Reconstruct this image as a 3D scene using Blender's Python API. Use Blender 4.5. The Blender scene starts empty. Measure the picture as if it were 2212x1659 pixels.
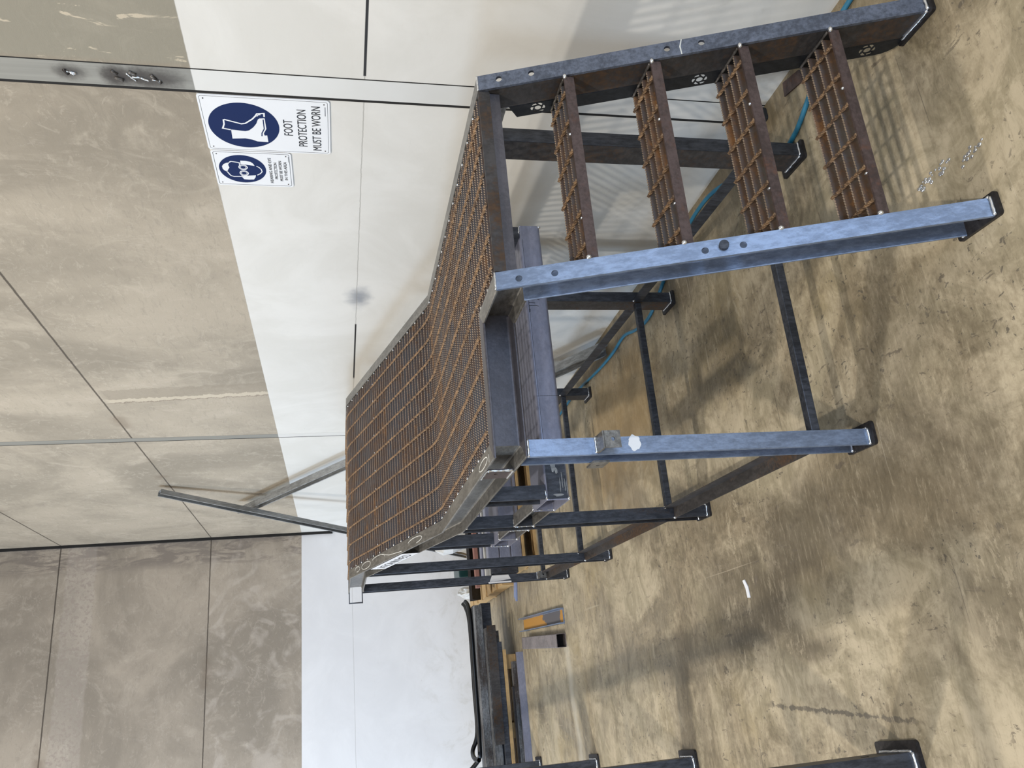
import bpy, bmesh, math, random
from mathutils import Vector, Matrix
from mathutils.geometry import tessellate_polygon
random.seed(7)
S = bpy.context.scene
COL = S.collection
V = Vector

# ------------------------------------------------------------------ camera
YAW, PIT, ROL, FPX = 0.368180236, -0.216991714, 0.0172701942, 1719.75863
fw = V((math.sin(YAW)*math.cos(PIT), math.cos(YAW)*math.cos(PIT), math.sin(PIT)))
r0 = V((math.cos(YAW), -math.sin(YAW), 0)); d0 = fw.cross(r0)
right = r0*math.cos(ROL) + d0*math.sin(ROL)
down = d0*math.cos(ROL) - r0*math.sin(ROL)
cam_d = bpy.data.cameras.new('camera')
cam_d.sensor_fit = 'HORIZONTAL'; cam_d.sensor_width = 36.0
cam_d.lens = FPX/2212*36.0
cam_d.clip_start = 0.05; cam_d.clip_end = 200
cam = bpy.data.objects.new('camera', cam_d); COL.objects.link(cam)
m = Matrix((down, right, -fw)).transposed().to_4x4()      # the phone was held upright, the frame is stored on its side
m.translation = V((0, 0, 1.64))
cam.matrix_world = m
S.camera = cam

# ------------------------------------------------------------------ light of the hall
S.view_settings.view_transform = 'Standard'
S.view_settings.look = 'None'
S.view_settings.gamma = 1.0
S.view_settings.use_curve_mapping = False
S.view_settings.exposure = 0.25
wd = bpy.data.worlds.new('world'); S.world = wd; wd.use_nodes = True
bg = wd.node_tree.nodes['Background']
bg.inputs[0].default_value = (1.0, 0.96, 0.90, 1); bg.inputs[1].default_value = 0.40

def area(name, loc, target, sx, sy, power, col):
    l = bpy.data.lights.new(name, 'AREA'); l.shape = 'RECTANGLE'; l.size = sx; l.size_y = sy
    l.energy = power; l.color = col
    o = bpy.data.objects.new(name, l); COL.objects.link(o); o.location = loc
    o.rotation_euler = (V(target)-V(loc)).to_track_quat('-Z', 'Y').to_euler()
    return o
area('high_bay_lamp', (-3.0, 4.4, 7.2), (-2.4, 4.6, 0), 0.24, 0.24, 230, (1.0, 0.94, 0.85))
area('high_bay_lamp', (-3.6, 9.0, 7.2), (-3.0, 8.8, 0), 0.24, 0.24, 125, (1.0, 0.96, 0.90))
area('high_bay_lamp', (-2.2, -1.4, 7.2), (-1.6, -0.8, 0), 0.24, 0.24, 260, (1.0, 0.94, 0.86))
area('roller_door_daylight', (-7.5, 6.4, 2.0), (-1.6, 10.2, 0.9), 4.5, 4.2, 520, (0.50, 0.71, 1.0))
area('roller_door_daylight', (1.6, -7.5, 2.3), (1.0, 3, 0.9), 6.0, 4.2, 560, (0.50, 0.70, 1.0))

# ------------------------------------------------------------------ materials
def nmat(name):
    mt = bpy.data.materials.new(name); mt.use_nodes = True
    nt = mt.node_tree; b = nt.nodes['Principled BSDF']
    return mt, nt, b
class N:
    def __init__(s, nt): s.nt = nt; s.L = nt.links
    def new(s, t, **k):
        n = s.nt.nodes.new(t)
        for a, b in k.items(): setattr(n, a, b)
        return n
    def put(s, sock, v):
        if v is None: return
        if hasattr(v, 'is_output') or isinstance(v, bpy.types.NodeSocket): s.L.new(v, sock)
        else: sock.default_value = v
    def coord(s):
        return s.new('ShaderNodeTexCoord').outputs['Object']
    def scale(s, vec, sc, rot=(0, 0, 0), loc=(0, 0, 0)):
        n = s.new('ShaderNodeMapping'); s.put(n.inputs['Vector'], vec)
        n.inputs['Scale'].default_value = sc; n.inputs['Rotation'].default_value = rot; n.inputs['Location'].default_value = loc
        return n.outputs[0]
    def noise(s, vec, sc, det=4, rough=0.55, dist=0.0):
        n = s.new('ShaderNodeTexNoise'); s.put(n.inputs['Vector'], vec)
        n.inputs['Scale'].default_value = sc; n.inputs['Detail'].default_value = det
        n.inputs['Roughness'].default_value = rough; n.inputs['Distortion'].default_value = dist
        return n.outputs[0]
    def voro(s, vec, sc, feat='F1', rnd=1.0):
        n = s.new('ShaderNodeTexVoronoi', feature=feat); s.put(n.inputs['Vector'], vec)
        n.inputs['Scale'].default_value = sc; n.inputs['Randomness'].default_value = rnd
        return n.outputs['Distance']
    def ramp(s, f, a, b, lo=0.0, hi=1.0):
        n = s.new('ShaderNodeMapRange'); n.interpolation_type = 'SMOOTHSTEP'
        s.put(n.inputs[0], f); n.inputs[1].default_value = a; n.inputs[2].default_value = b
        n.inputs[3].default_value = lo; n.inputs[4].default_value = hi
        return n.outputs[0]
    def mix(s, f, a, b, mode='MIX'):
        n = s.new('ShaderNodeMix', data_type='RGBA', blend_type=mode)
        s.put(n.inputs[0], f)
        s.put(n.inputs[6], a if not isinstance(a, tuple) else (*a[:3], 1)); s.put(n.inputs[7], b if not isinstance(b, tuple) else (*b[:3], 1))
        return n.outputs[2]
    def math(s, op, a, b=None, c=None):
        n = s.new('ShaderNodeMath', operation=op); s.put(n.inputs[0], a)
        if b is not None: s.put(n.inputs[1], b)
        if c is not None: s.put(n.inputs[2], c)
        return n.outputs[0]
    def sep(s, vec):
        n = s.new('ShaderNodeSeparateXYZ'); s.put(n.inputs[0], vec); return n.outputs
    def bump(s, h, st, d=0.01):
        n = s.new('ShaderNodeBump'); n.inputs['Strength'].default_value = st; n.inputs['Distance'].default_value = d
        s.put(n.inputs['Height'], h); return n.outputs[0]

def steel(name, base, rust=(0.11, 0.045, 0.018), amt=0.3, metal=0.75, rough=0.42, dk=0.55, streak=(1, 1, 1)):
    mt, nt, b = nmat(name); n = N(nt); co = n.coord()
    a = n.noise(n.scale(co, streak), 5.0, 7, 0.65, 0.4)
    f = n.noise(co, 70, 5, 0.6)
    mot = n.math('ADD', n.math('MULTIPLY', n.noise(n.scale(co, streak), 9, 4, 0.6), 0.4), n.math('MULTIPLY', n.noise(n.scale(co, streak), 75, 6, 0.75), 0.6))
    mask = n.ramp(n.math('ADD', n.math('MULTIPLY', a, 0.75), n.math('MULTIPLY', f, 0.25)), 0.78-amt*0.55, 0.95-amt*0.55)
    dark = tuple(c*dk for c in base)
    c1 = n.mix(n.ramp(mot, 0.40, 0.62), dark, base)
    c2 = n.mix(n.ramp(f, 0.35, 0.7), tuple(c*0.5 for c in rust), rust)
    n.put(b.inputs['Base Color'], n.mix(mask, c1, c2))
    n.put(b.inputs['Metallic'], n.math('MULTIPLY_ADD', mask, -metal*0.8, metal))
    n.put(b.inputs['Roughness'], n.math('ADD', n.math('MULTIPLY', mask, 0.3), n.math('MULTIPLY_ADD', mot, 0.25, rough-0.1)))
    n.put(b.inputs['Normal'], n.bump(f, 0.12, 0.004))
    return mt
def plain(name, col, rough=0.6, metal=0.0, var=0.25, sc=12):
    mt, nt, b = nmat(name); n = N(nt); co = n.coord()
    a = n.noise(co, sc, 5, 0.6)
    n.put(b.inputs['Base Color'], n.mix(a, tuple(c*(1-var) for c in col), tuple(min(1, c*(1+var)) for c in col)))
    b.inputs['Roughness'].default_value = rough; b.inputs['Metallic'].default_value = metal
    return mt

M = {}
M['mill'] = steel('mill_scale_steel_sheen', (0.31, 0.385, 0.53), rust=(0.10, 0.07, 0.05), amt=0.08, metal=0.72, rough=0.42, dk=0.62, streak=(1, 0.6, 0.3))  # lighter, bluer base: reflected daylight sheen painted into the colour
M['leg'] = steel('leg_steel', (0.085, 0.092, 0.110), rust=(0.045, 0.030, 0.022), amt=0.42, metal=0.6, rough=0.44, dk=0.42, streak=(1, 1, 0.25))
M['rusty'] = steel('brown_rusted_steel', (0.085, 0.078, 0.075), rust=(0.085, 0.046, 0.022), amt=0.6, metal=0.6, rough=0.5, streak=(1, 0.35, 0.6))
M['grind'] = steel('scuffed_bare_steel', (0.30, 0.285, 0.26), rust=(0.15, 0.105, 0.065), amt=0.36, metal=0.75, rough=0.40, dk=0.5, streak=(1, 0.35, 1))
M['mid'] = steel('blued_dark_steel', (0.18, 0.205, 0.265), rust=(0.06, 0.05, 0.05), amt=0.2, metal=0.65, rough=0.42, dk=0.5)
M['web'] = steel('dark_purple_brown_web', (0.115, 0.108, 0.12), rust=(0.12, 0.075, 0.05), amt=0.22, metal=0.5, rough=0.42, dk=0.7)
M['black'] = steel('black_plate_steel', (0.022, 0.024, 0.028), amt=0.05, metal=0.4, rough=0.4)
M['tube'] = steel('violet_grey_tube_steel', (0.29, 0.30, 0.385), rust=(0.08, 0.08, 0.10), amt=0.03, metal=0.45, rough=0.42, dk=0.78, streak=(0.5, 1, 1))
M['flake'] = steel('flaking_dark_steel', (0.26, 0.265, 0.27), rust=(0.06, 0.045, 0.038), amt=0.62, metal=0.6, rough=0.5, dk=0.35, streak=(0.35, 1, 1))
M['base'] = steel('base_plate_steel', (0.05, 0.045, 0.045), amt=0.25, metal=0.6, rough=0.42)
M['redrust'] = steel('red_brown_cleat', (0.12, 0.085, 0.078), rust=(0.13, 0.06, 0.036), amt=0.5, metal=0.4, rough=0.5)
M['galv'] = steel('galvanised_channel', (0.36, 0.365, 0.36), rust=(0.2, 0.2, 0.2), amt=0.1, metal=0.4, rough=0.42, streak=(1, .2, .2))
M['pipe'] = plain('black_pipe', (0.008, 0.008, 0.009), 0.35)
M['timber'] = plain('pale_timber', (0.50, 0.33, 0.15), 0.75, var=0.35, sc=25)
M['weld'] = plain('silver_weld', (0.75, 0.76, 0.78), 0.25, 0.9, 0.3, 200)
M['white'] = plain('white_print', (0.82, 0.83, 0.84), 0.4, var=0.03)
M['blue'] = plain('sign_blue', (0.003, 0.016, 0.085), 0.5, var=0.06)
M['blue'].node_tree.nodes['Principled BSDF'].inputs['Specular IOR Level'].default_value = 0.2
M['ink'] = plain('black_ink', (0.01, 0.01, 0.012), 0.5)
M['hose'] = plain('blue_hose', (0.02, 0.16, 0.26), 0.4, var=0.2)
M['paper'] = plain('white_paper', (0.80, 0.81, 0.84), 0.7, var=0.05)
M['wrap'] = plain('crumpled_plastic_wrap', (0.62, 0.61, 0.58), 0.3, var=0.2)
M['green'] = plain('dark_green_paint', (0.005, 0.035, 0.035), 0.35)
M['pink'] = plain('red_brown_primer', (0.28, 0.14, 0.115), 0.6)
M['pale'] = plain('pale_flat_bar', (0.45, 0.44, 0.41), 0.5)
M['bluebar'] = plain('blue_painted_bar', (0.24, 0.29, 0.46), 0.4, 0.2)
M['rubber'] = plain('black_rubber', (0.012, 0.012, 0.012), 0.6)
M['chalk'] = plain('white_chalk', (0.62, 0.62, 0.58), 0.9)
def mk_grate():
    mt, nt, b = nmat('rusted_grating'); n = N(nt); co = n.coord()
    big = n.noise(co, 3.5, 6, 0.7, 0.3); f = n.noise(co, 45, 5, 0.7); mid = n.noise(n.scale(co, (0.25, 1, 1)), 14, 5, 0.6)
    k = n.math('ADD', n.math('MULTIPLY', big, 0.45), n.math('ADD', n.math('MULTIPLY', f, 0.25), n.math('MULTIPLY', mid, 0.30)))
    c = n.mix(n.ramp(k, 0.42, 0.56), (0.125, 0.115, 0.115), (0.14, 0.09, 0.065))
    c = n.mix(n.ramp(k, 0.53, 0.64), c, (0.33, 0.165, 0.07))
    n.put(b.inputs['Base Color'], c); b.inputs['Metallic'].default_value = 0.15
    n.put(b.inputs['Roughness'], n.ramp(k, 0.40, 0.58, 0.45, 0.8))
    n.put(b.inputs['Normal'], n.bump(f, 0.3, 0.003)); return mt
M['grate'] = mk_grate()
def mk_rod():
    mt, nt, b = nmat('rusted_twisted_rod'); n = N(nt); co = n.coord()
    f = n.noise(co, 60, 5, 0.7)
    n.put(b.inputs['Base Color'], n.mix(n.ramp(f, 0.35, 0.65), (0.085, 0.05, 0.03), (0.34, 0.21, 0.11)))
    b.inputs['Roughness'].default_value = 0.7; b.inputs['Metallic'].default_value = 0.1; return mt
M['rod'] = mk_rod()
M['tip'] = steel('worn_tooth_tips', (0.42, 0.32, 0.23), rust=(0.26, 0.14, 0.07), amt=0.35, metal=0.2, rough=0.5)
M['scar'] = steel('burnt_weld_scar', (0.22, 0.20, 0.18), rust=(0.03, 0.022, 0.018), amt=0.6, metal=0.6, rough=0.35)
M['cut'] = steel('grey_brown_tube', (0.26, 0.225, 0.22), rust=(0.16, 0.10, 0.085), amt=0.35, metal=0.3, rough=0.45)

def mk_wall(name, ax):
    """precast concrete: bare above, white paint below 2.095 m; ax = index of the horizontal coordinate"""
    mt, nt, b = nmat(name); n = N(nt); co = n.coord()
    sp = n.sep(co); h = sp[ax]; z = sp[2]
    big = n.noise(co, 0.8, 6, 0.6, 0.6); mid = n.noise(co, 3.2, 8, 0.66, 1.4)
    fine = n.noise(n.scale(co, (1, 0.6, 2.6)), 14, 8, 0.72, 1.0); grain = n.noise(co, 160, 3, 0.6)
    conc = n.mix(n.ramp(big, 0.36, 0.64), (0.295, 0.268, 0.216), (0.45, 0.407, 0.33))
    conc = n.mix(n.math('MULTIPLY', n.ramp(mid, 0.5, 0.72), 0.55), conc, (0.54, 0.495, 0.41))
    conc = n.mix(n.math('MULTIPLY', n.ramp(fine, 0.53, 0.64), 0.30), conc, (0.255, 0.235, 0.195))
    conc = n.mix(n.math('MULTIPLY', n.ramp(grain, 0.4, 0.75), 0.12), conc, (0.22, 0.2, 0.17))
    for sc_, ds, wd_, am, cl in ((1.7, 2.6, 0.006, 0.35, (0.57, 0.53, 0.45)), (2.6, 3.4, 0.005, 0.30, (0.24, 0.22, 0.185)), (5.5, 2.0, 0.008, 0.22, (0.58, 0.54, 0.47))):
        q_ = n.noise(n.scale(co, (1, 1, 0.7), (0.3*sc_, 0, 0)), sc_, 7, 0.62, ds)
        ln_ = n.ramp(n.math('ABSOLUTE', n.math('SUBTRACT', q_, 0.5)), 0.0, wd_*2, 1, 0)
        conc = n.mix(n.math('MULTIPLY', n.math('MULTIPLY', ln_, n.ramp(n.noise(co, 1.3*sc_, 4, 0.6), 0.48, 0.66)), am), conc, cl)
    sh = n.noise(n.scale(co, (1, 1, 1.6), (0.5, 0.4, 0)), 6.5, 9, 0.75, 2.0)
    conc = n.mix(n.math('MULTIPLY', n.ramp(sh, 0.56, 0.62), 0.28), conc, (0.56, 0.515, 0.43))
    if ax == 1:
        # rough strip of patching mortar, rust bleed around the cast-in joints
        jit = n.math('MULTIPLY_ADD', n.noise(n.scale(co, (1, 1, 3)), 6, 5, 0.7), 0.12, -0.06)
        hh = n.math('ADD', h, jit)
        slope = n.math('MULTIPLY_ADD', z, 0.105, 5.05)
        def band(a, bnd, soft=0.01):
            return n.math('MULTIPLY', n.ramp(n.math('SUBTRACT', hh, n.math('ADD', slope, -0.0)), a, a+soft), n.ramp(n.math('SUBTRACT', hh, slope), bnd, bnd+soft, 1, 0))
        zlim = n.ramp(z, 3.1, 3.16, 1, 0)
        conc = n.mix(n.math('MULTIPLY', n.math('MULTIPLY', band(-0.20, -0.03), zlim), 0.45), conc, (0.27, 0.24, 0.19))
        conc = n.mix(n.math('MULTIPLY', n.math('MULTIPLY', band(-0.03, 0.03), zlim), 0.7), conc, (0.60, 0.55, 0.44))
        conc = n.mix(n.math('MULTIPLY', n.math('MULTIPLY', band(0.03, 0.045), zlim), 0.6), conc, (0.22, 0.18, 0.14))
        # pale grey-green first panel with smeared grout
        first = n.ramp(h, 2.20, 2.23, 1, 0)
        sm = n.noise(n.scale(co, (1, 2.5, 0.9), (0.9, 0, 0)), 4.2, 6, 0.6, 1.2)
        conc = n.mix(n.math('MULTIPLY', first, 0.75), conc, n.mix(big, (0.27, 0.265, 0.215), (0.33, 0.32, 0.265)))
        conc = n.mix(n.math('MULTIPLY', n.math('MULTIPLY', first, n.ramp(sm, 0.63, 0.66)), 0.8), conc, (0.62, 0.56, 0.44))
    else:
        # board-marked band beside the corner, pale whorls of float marks
        st = n.noise(n.scale(co, (1.0, 1, 0.25), (0, 0.06, 0)), 9, 8, 0.7, 1.0)
        nearc = n.ramp(h, 1.62, 1.76)
        conc = n.mix(n.math('MULTIPLY', nearc, n.ramp(st, 0.42, 0.56)), conc, (0.25, 0.225, 0.19))
        wv = n.noise(co, 1.7, 5, 0.5, 3.0)
        conc = n.mix(n.math('MULTIPLY', n.math('MULTIPLY', n.ramp(wv, 0.5, 0.7), n.ramp(z, 3.13, 3.17, 1, 0)), 0.45), conc, (0.60, 0.56, 0.49))
        pit = n.ramp(n.noise(co, 26, 4, 0.7), 0.52, 0.56)
        zz = n.math('ADD', z, n.math('MULTIPLY_ADD', n.noise(co, 5, 3, 0.6), 0.08, -0.04))
        bandz = n.math('MULTIPLY', n.ramp(zz, 4.40, 4.43), n.ramp(zz, 4.72, 4.75, 1, 0))
        conc = n.mix(n.math('MULTIPLY', n.math('MULTIPLY', bandz, pit), 0.6), conc, (0.27, 0.225, 0.19))
        conc = n.mix(n.math('MULTIPLY', bandz, 0.25), conc, (0.56, 0.53, 0.47))
    pm = n.noise(co, 1.6, 6, 0.65, 0.8)
    paint = n.mix(n.ramp(pm, 0.35, 0.7), *(((0.685, 0.662, 0.605), (0.76, 0.738, 0.685)) if ax == 1 else ((0.73, 0.72, 0.72), (0.785, 0.775, 0.775))))  # end wall white is lighter and cooler: bluish light put into the paint colour
    brush = n.noise(n.scale(co, (3, 3, 26)), 2.0, 6, 0.7, 0.3)
    paint = n.mix(n.math('MULTIPLY', n.ramp(brush, 0.6, 0.72), 0.10), paint, (0.50, 0.46, 0.38))
    dirt = n.math('MULTIPLY', n.ramp(z, 0.0, 1.0, 1, 0), n.ramp(n.noise(co, 2.6, 7, 0.7, 0.7), 0.50, 0.70))
    paint = n.mix(n.math('MULTIPLY', dirt, 0.40), paint, (0.40, 0.36, 0.28))
    scuff = n.noise(n.scale(co, (3, 3, 10), (0.6, 0.2, 0)), 3.2, 5, 0.6, 0.6)
    paint = n.mix(n.math('MULTIPLY', n.ramp(scuff, 0.735, 0.76), 0.45), paint, (0.30, 0.27, 0.22))
    if ax == 1:
        # grey torch smudge on the paint
        v = n.scale(co, (0, 5.0, 9.5), (0, 0, 0), (0, -3.86*5.0, -1.516*9.5))
        ln = n.new('ShaderNodeVectorMath', operation='LENGTH'); n.put(ln.inputs[0], v)
        sm2 = n.math('ADD', ln.outputs['Value'], n.math('MULTIPLY_ADD', n.noise(co, 9, 4, 0.6), 0.9, -0.45))
        paint = n.mix(n.math('MULTIPLY', n.ramp(sm2, 0.0, 0.85, 1, 0), 0.75), paint, (0.16, 0.18, 0.22))
    zj = n.math('ADD', z, n.math('MULTIPLY_ADD', n.noise(co, 40, 2, 0.5), 0.002, -0.001))
    isp = n.ramp(zj, 2.093, 2.097, 1, 0)
    col = n.mix(isp, conc, paint)
    # joints between the panels
    wob = n.math('MULTIPLY_ADD', n.noise(n.scale(co, (1, 1, 0.1)), 9, 5, 0.7), 0.009, -0.0045)
    def joint(z0, half, dark, amt):
        d = n.math('ABSOLUTE', n.math('SUBTRACT', n.math('ADD', z, wob), z0))
        return n.math('MULTIPLY', n.ramp(d, half*0.6, half*1.4, 1, 0), amt)
    for z0, hw in ((3.155, 0.006), (4.815, 0.007)):
        col = n.mix(joint(z0, hw, 0, 0.85), col, (0.05, 0.04, 0.03))
        stain = n.math('MULTIPLY', n.ramp(n.math('ABSOLUTE', n.math('SUBTRACT', z, z0)), 0.0, 0.10, 1, 0), n.ramp(n.noise(co, 2.3, 3, 0.5), 0.56, 0.7))
        col = n.mix(n.math('MULTIPLY', stain, 0.5), col, (0.17, 0.13, 0.09))
    z1 = 1.527 if ax == 1 else 1.495
    col = n.mix(joint(z1, 0.0022, 0, 0.5), col, (0.25, 0.23, 0.20))
    if ax == 1:
        k = n.math('ADD', n.ramp(h, 2.21, 2.215, 1, 0), n.math('MULTIPLY', n.ramp(h, 4.18, 4.2), n.ramp(h, 5.0, 5.05, 1, 0)))
        dj = n.math('ABSOLUTE', n.math('SUBTRACT', z, z1))
        col = n.mix(n.math('MULTIPLY', n.ramp(dj, 0.0035, 0.006, 1, 0), k), col, (0.015, 0.013, 0.012))
    col = n.mix(n.math('MULTIPLY_ADD', isp, -1.0, 1.0), col, n.mix(1.0, col, (0.99, 0.935, 0.885) if ax == 1 else (0.925, 0.865, 0.845), 'MULTIPLY'))
    n.put(b.inputs['Base Color'], col)
    n.put(b.inputs['Roughness'], n.math('MULTIPLY_ADD', isp, -0.30, 0.85))
    hgt = n.math('MULTIPLY', n.math('ADD', n.math('MULTIPLY', fine, 0.5), n.math('MULTIPLY', mid, 1.0)), n.math('MULTIPLY_ADD', isp, -0.8, 1.0))
    n.put(b.inputs['Normal'], n.bump(hgt, 0.16, 0.02))
    return mt
M['wall_side'] = mk_wall('precast_wall_side', 1)
M['wall_end'] = mk_wall('precast_wall_end', 0)

def mk_floor():
    mt, nt, b = nmat('worn_sealed_concrete'); n = N(nt); co = n.coord(); sp = n.sep(co)
    big = n.noise(co, 0.55, 5, 0.6, 0.8); b2 = n.noise(n.scale(co, (1, 0.7, 1), (0, 0, 0.5)), 1.3, 7, 0.65, 1.0)
    mid = n.noise(co, 5.0, 9, 0.72, 0.9); fine = n.noise(co, 30, 8, 0.75, 0.4)
    tan = n.mix(n.ramp(mid, 0.40, 0.60), (0.31, 0.27, 0.185), (0.47, 0.41, 0.30))
    tan = n.mix(n.math('MULTIPLY', n.ramp(n.noise(co, 1.1, 4, 0.5), 0.52, 0.68), 0.5), tan, (0.34, 0.265, 0.13))
    brown = n.mix(n.ramp(mid, 0.36, 0.64), (0.14, 0.115, 0.075), (0.25, 0.208, 0.14))
    mixv = n.math('ADD', n.math('MULTIPLY', b2, 0.62), n.math('MULTIPLY', fine, 0.20))
    mixv = n.math('ADD', mixv, n.math('MULTIPLY', big, 0.18))
    col = n.mix(n.math('MULTIPLY', n.ramp(mixv, 0.445, 0.555), 0.85), tan, brown)
    # old dark oil stains and paler rubbed patches
    wob2 = n.math('MULTIPLY_ADD', n.noise(co, 4.5, 8, 0.72, 0.6), 1.5, -0.75)
    def patch(cx, cy, rx, ry):
        v_ = n.scale(co, (1/rx, 1/ry, 0), (0, 0, 0), (-cx/rx, -cy/ry, 0))
        l_ = n.new('ShaderNodeVectorMath', operation='LENGTH'); n.put(l_.inputs[0], v_)
        return n.ramp(n.math('ADD', l_.outputs['Value'], wob2), 0.35, 1.15, 1, 0)
    for cx, cy, rx, ry, am in ((0.40, 2.62, 0.24, 0.40, 0.8), (0.50, 1.95, 0.26, 0.40, 0.55), (0.22, 3.15, 0.24, 0.60, 0.6), (0.08, 1.80, 0.20, 0.22, 0.55), (0.04, 2.74, 0.10, 0.20, 0.8), (1.30, 2.95, 0.30, 0.35, 0.45), (1.75, 3.2, 0.2, 0.4, 0.6), (0.9, 1.9, 0.3, 0.25, 0.35)):
        col = n.mix(n.math('MULTIPLY', patch(cx, cy, rx, ry), am), col, n.mix(fine, (0.066, 0.053, 0.034), (0.115, 0.093, 0.060)))
    for cx, cy, rx, ry, am in ((0.15, 2.64, 0.13, 0.20, 0.7), (0.02, 2.25, 0.12, 0.26, 0.7), (1.22, 1.40, 0.35, 0.35, 0.5), (1.05, 1.55, 0.3, 0.2, 0.5), (0.75, 2.45, 0.12, 0.25, 0.55), (-0.2, 2.05, 0.2, 0.3, 0.5)):
        col = n.mix(n.math('MULTIPLY', patch(cx, cy, rx, ry), am), col, tan)
    dl = n.math('ADD', n.math('ABSOLUTE', n.math('ADD', sp[0], n.math('MULTIPLY_ADD', sp[1], -0.05, 0.325))), n.math('MULTIPLY_ADD', n.noise(co, 26, 5, 0.7), 0.05, -0.025))
    dlm = n.math('MULTIPLY', n.ramp(dl, 0.004, 0.009, 1, 0), n.math('MULTIPLY', n.ramp(sp[1], 2.2, 2.3), n.ramp(sp[1], 3.0, 3.2, 1, 0)))
    col = n.mix(n.math('MULTIPLY', dlm, 0.8), col, (0.095, 0.083, 0.066))
    # crisp flakes where the sealer has lifted
    fl = n.noise(n.scale(co, (0.55, 1.25, 1), (0, 0, 0.12)), 12, 10, 0.80, 0.4)
    reg = n.ramp(n.noise(co, 0.9, 4, 0.6, 0.5), 0.42, 0.62)
    col = n.mix(n.math('MULTIPLY', n.math('MULTIPLY', n.ramp(fl, 0.55, 0.575), reg), 0.6), col, (0.49, 0.43, 0.32))
    dk = n.noise(n.scale(co, (1.4, 0.55, 1), (0, 0, -0.25)), 17, 8, 0.7, 0.6)
    col = n.mix(n.math('MULTIPLY', n.math('MULTIPLY', n.ramp(dk, 0.61, 0.625), n.ramp(n.noise(co, 1.9, 4, 0.6), 0.44, 0.56)), 0.8), col, (0.12, 0.10, 0.075))
    dk2 = n.noise(n.scale(co, (1, 1, 1), (0, 0, 0.9)), 38, 5, 0.65, 0.6)
    col = n.mix(n.math('MULTIPLY', n.math('MULTIPLY', n.ramp(dk2, 0.615, 0.635), n.ramp(n.noise(co, 1.5, 3, .5), 0.42, 0.6)), 0.8), col, (0.085, 0.074, 0.06))
    gr_ = n.noise(n.scale(co, (0.35, 1.6, 1), (0, 0, 0.08)), 34, 8, 0.8, 0.3)
    col = n.mix(n.math('MULTIPLY', n.ramp(gr_, 0.50, 0.64), 0.45), col, n.mix(1.0, col, (0.55, 0.53, 0.50), 'MULTIPLY'))
    col = n.mix(n.math('MULTIPLY', n.ramp(gr_, 0.47, 0.36), 0.30), col, (0.50, 0.44, 0.33))
    # scratches
    for rot, sc, c, a in ((0.75, (1.3, 55, 1), (0.50, 0.46, 0.38), 0.55), (-0.5, (1.0, 60, 1), (0.09, 0.075, 0.06), 0.6), (1.25, (1.2, 45, 1), (0.10, 0.085, 0.065), 0.5), (0.15, (40, 0.7, 1), (0.45, 0.40, 0.31), 0.5)):
        s_ = n.noise(n.scale(co, sc, (0, 0, rot)), 1.0, 3, 0.5, 0.25)
        col = n.mix(n.math('MULTIPLY', n.ramp(s_, 0.715, 0.74), a), col, c)
    # streaky mopped dirt further down the hall
    far = n.ramp(sp[1], 3.0, 6.5)
    stk = n.noise(n.scale(co, (0.8, 9, 1), (0, 0, 0.05)), 1.6, 6, 0.65, 0.3)
    col = n.mix(n.math('MULTIPLY', n.math('MULTIPLY', far, n.ramp(stk, 0.42, 0.62)), 0.55), col, (0.40, 0.355, 0.26))
    # a soft milky trail of concrete slurry
    trail = n.math('ADD', sp[1], n.math('ADD', n.math('MULTIPLY', sp[0], -0.12), n.math('MULTIPLY_ADD', n.noise(co, 3, 5, 0.6), 0.22, -0.11)))
    tr = n.math('MULTIPLY', n.ramp(n.math('ABSOLUTE', n.math('SUBTRACT', trail, 6.02)), 0.0, 0.11, 1, 0), n.ramp(sp[0], 0.22, 0.27, 1, 0))
    col = n.mix(n.math('MULTIPLY', tr, 0.6), col, (0.52, 0.49, 0.41))
    # brown grime along the side wall and rust tea stain under the platform
    gr = n.math('MULTIPLY', n.ramp(sp[0], 1.62, 1.98), n.ramp(n.noise(co, 6, 6, 0.7), 0.32, 0.6))
    col = n.mix(n.math('MULTIPLY', gr, 0.6), col, (0.16, 0.115, 0.055))
    v = n.scale(co, (1.6, 0.9, 0), (0, 0, 0), (-1.35*1.6, -4.3*0.9, 0))
    ln = n.new('ShaderNodeVectorMath', operation='LENGTH'); n.put(ln.inputs[0], v)
    tea = n.ramp(n.math('ADD', ln.outputs['Value'], n.math('MULTIPLY_ADD', n.noise(co, 3, 5, 0.6, 0.5), 1.0, -0.5)), 0.2, 1.0, 1, 0)
    col = n.mix(n.math('MULTIPLY', tea, 0.55), col, (0.34, 0.22, 0.08))
    col = n.mix(1.0, col, (1.0, 0.965, 0.91), 'MULTIPLY')
    n.put(b.inputs['Base Color'], col)
    n.put(b.inputs['Roughness'], n.ramp(mixv, 0.45, 0.6, 0.62, 0.40))
    n.put(b.inputs['Normal'], n.bump(n.math('ADD', fine, n.math('MULTIPLY', fl, 0.6)), 0.12, 0.006))
    return mt
M['floor'] = mk_floor()

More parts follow.
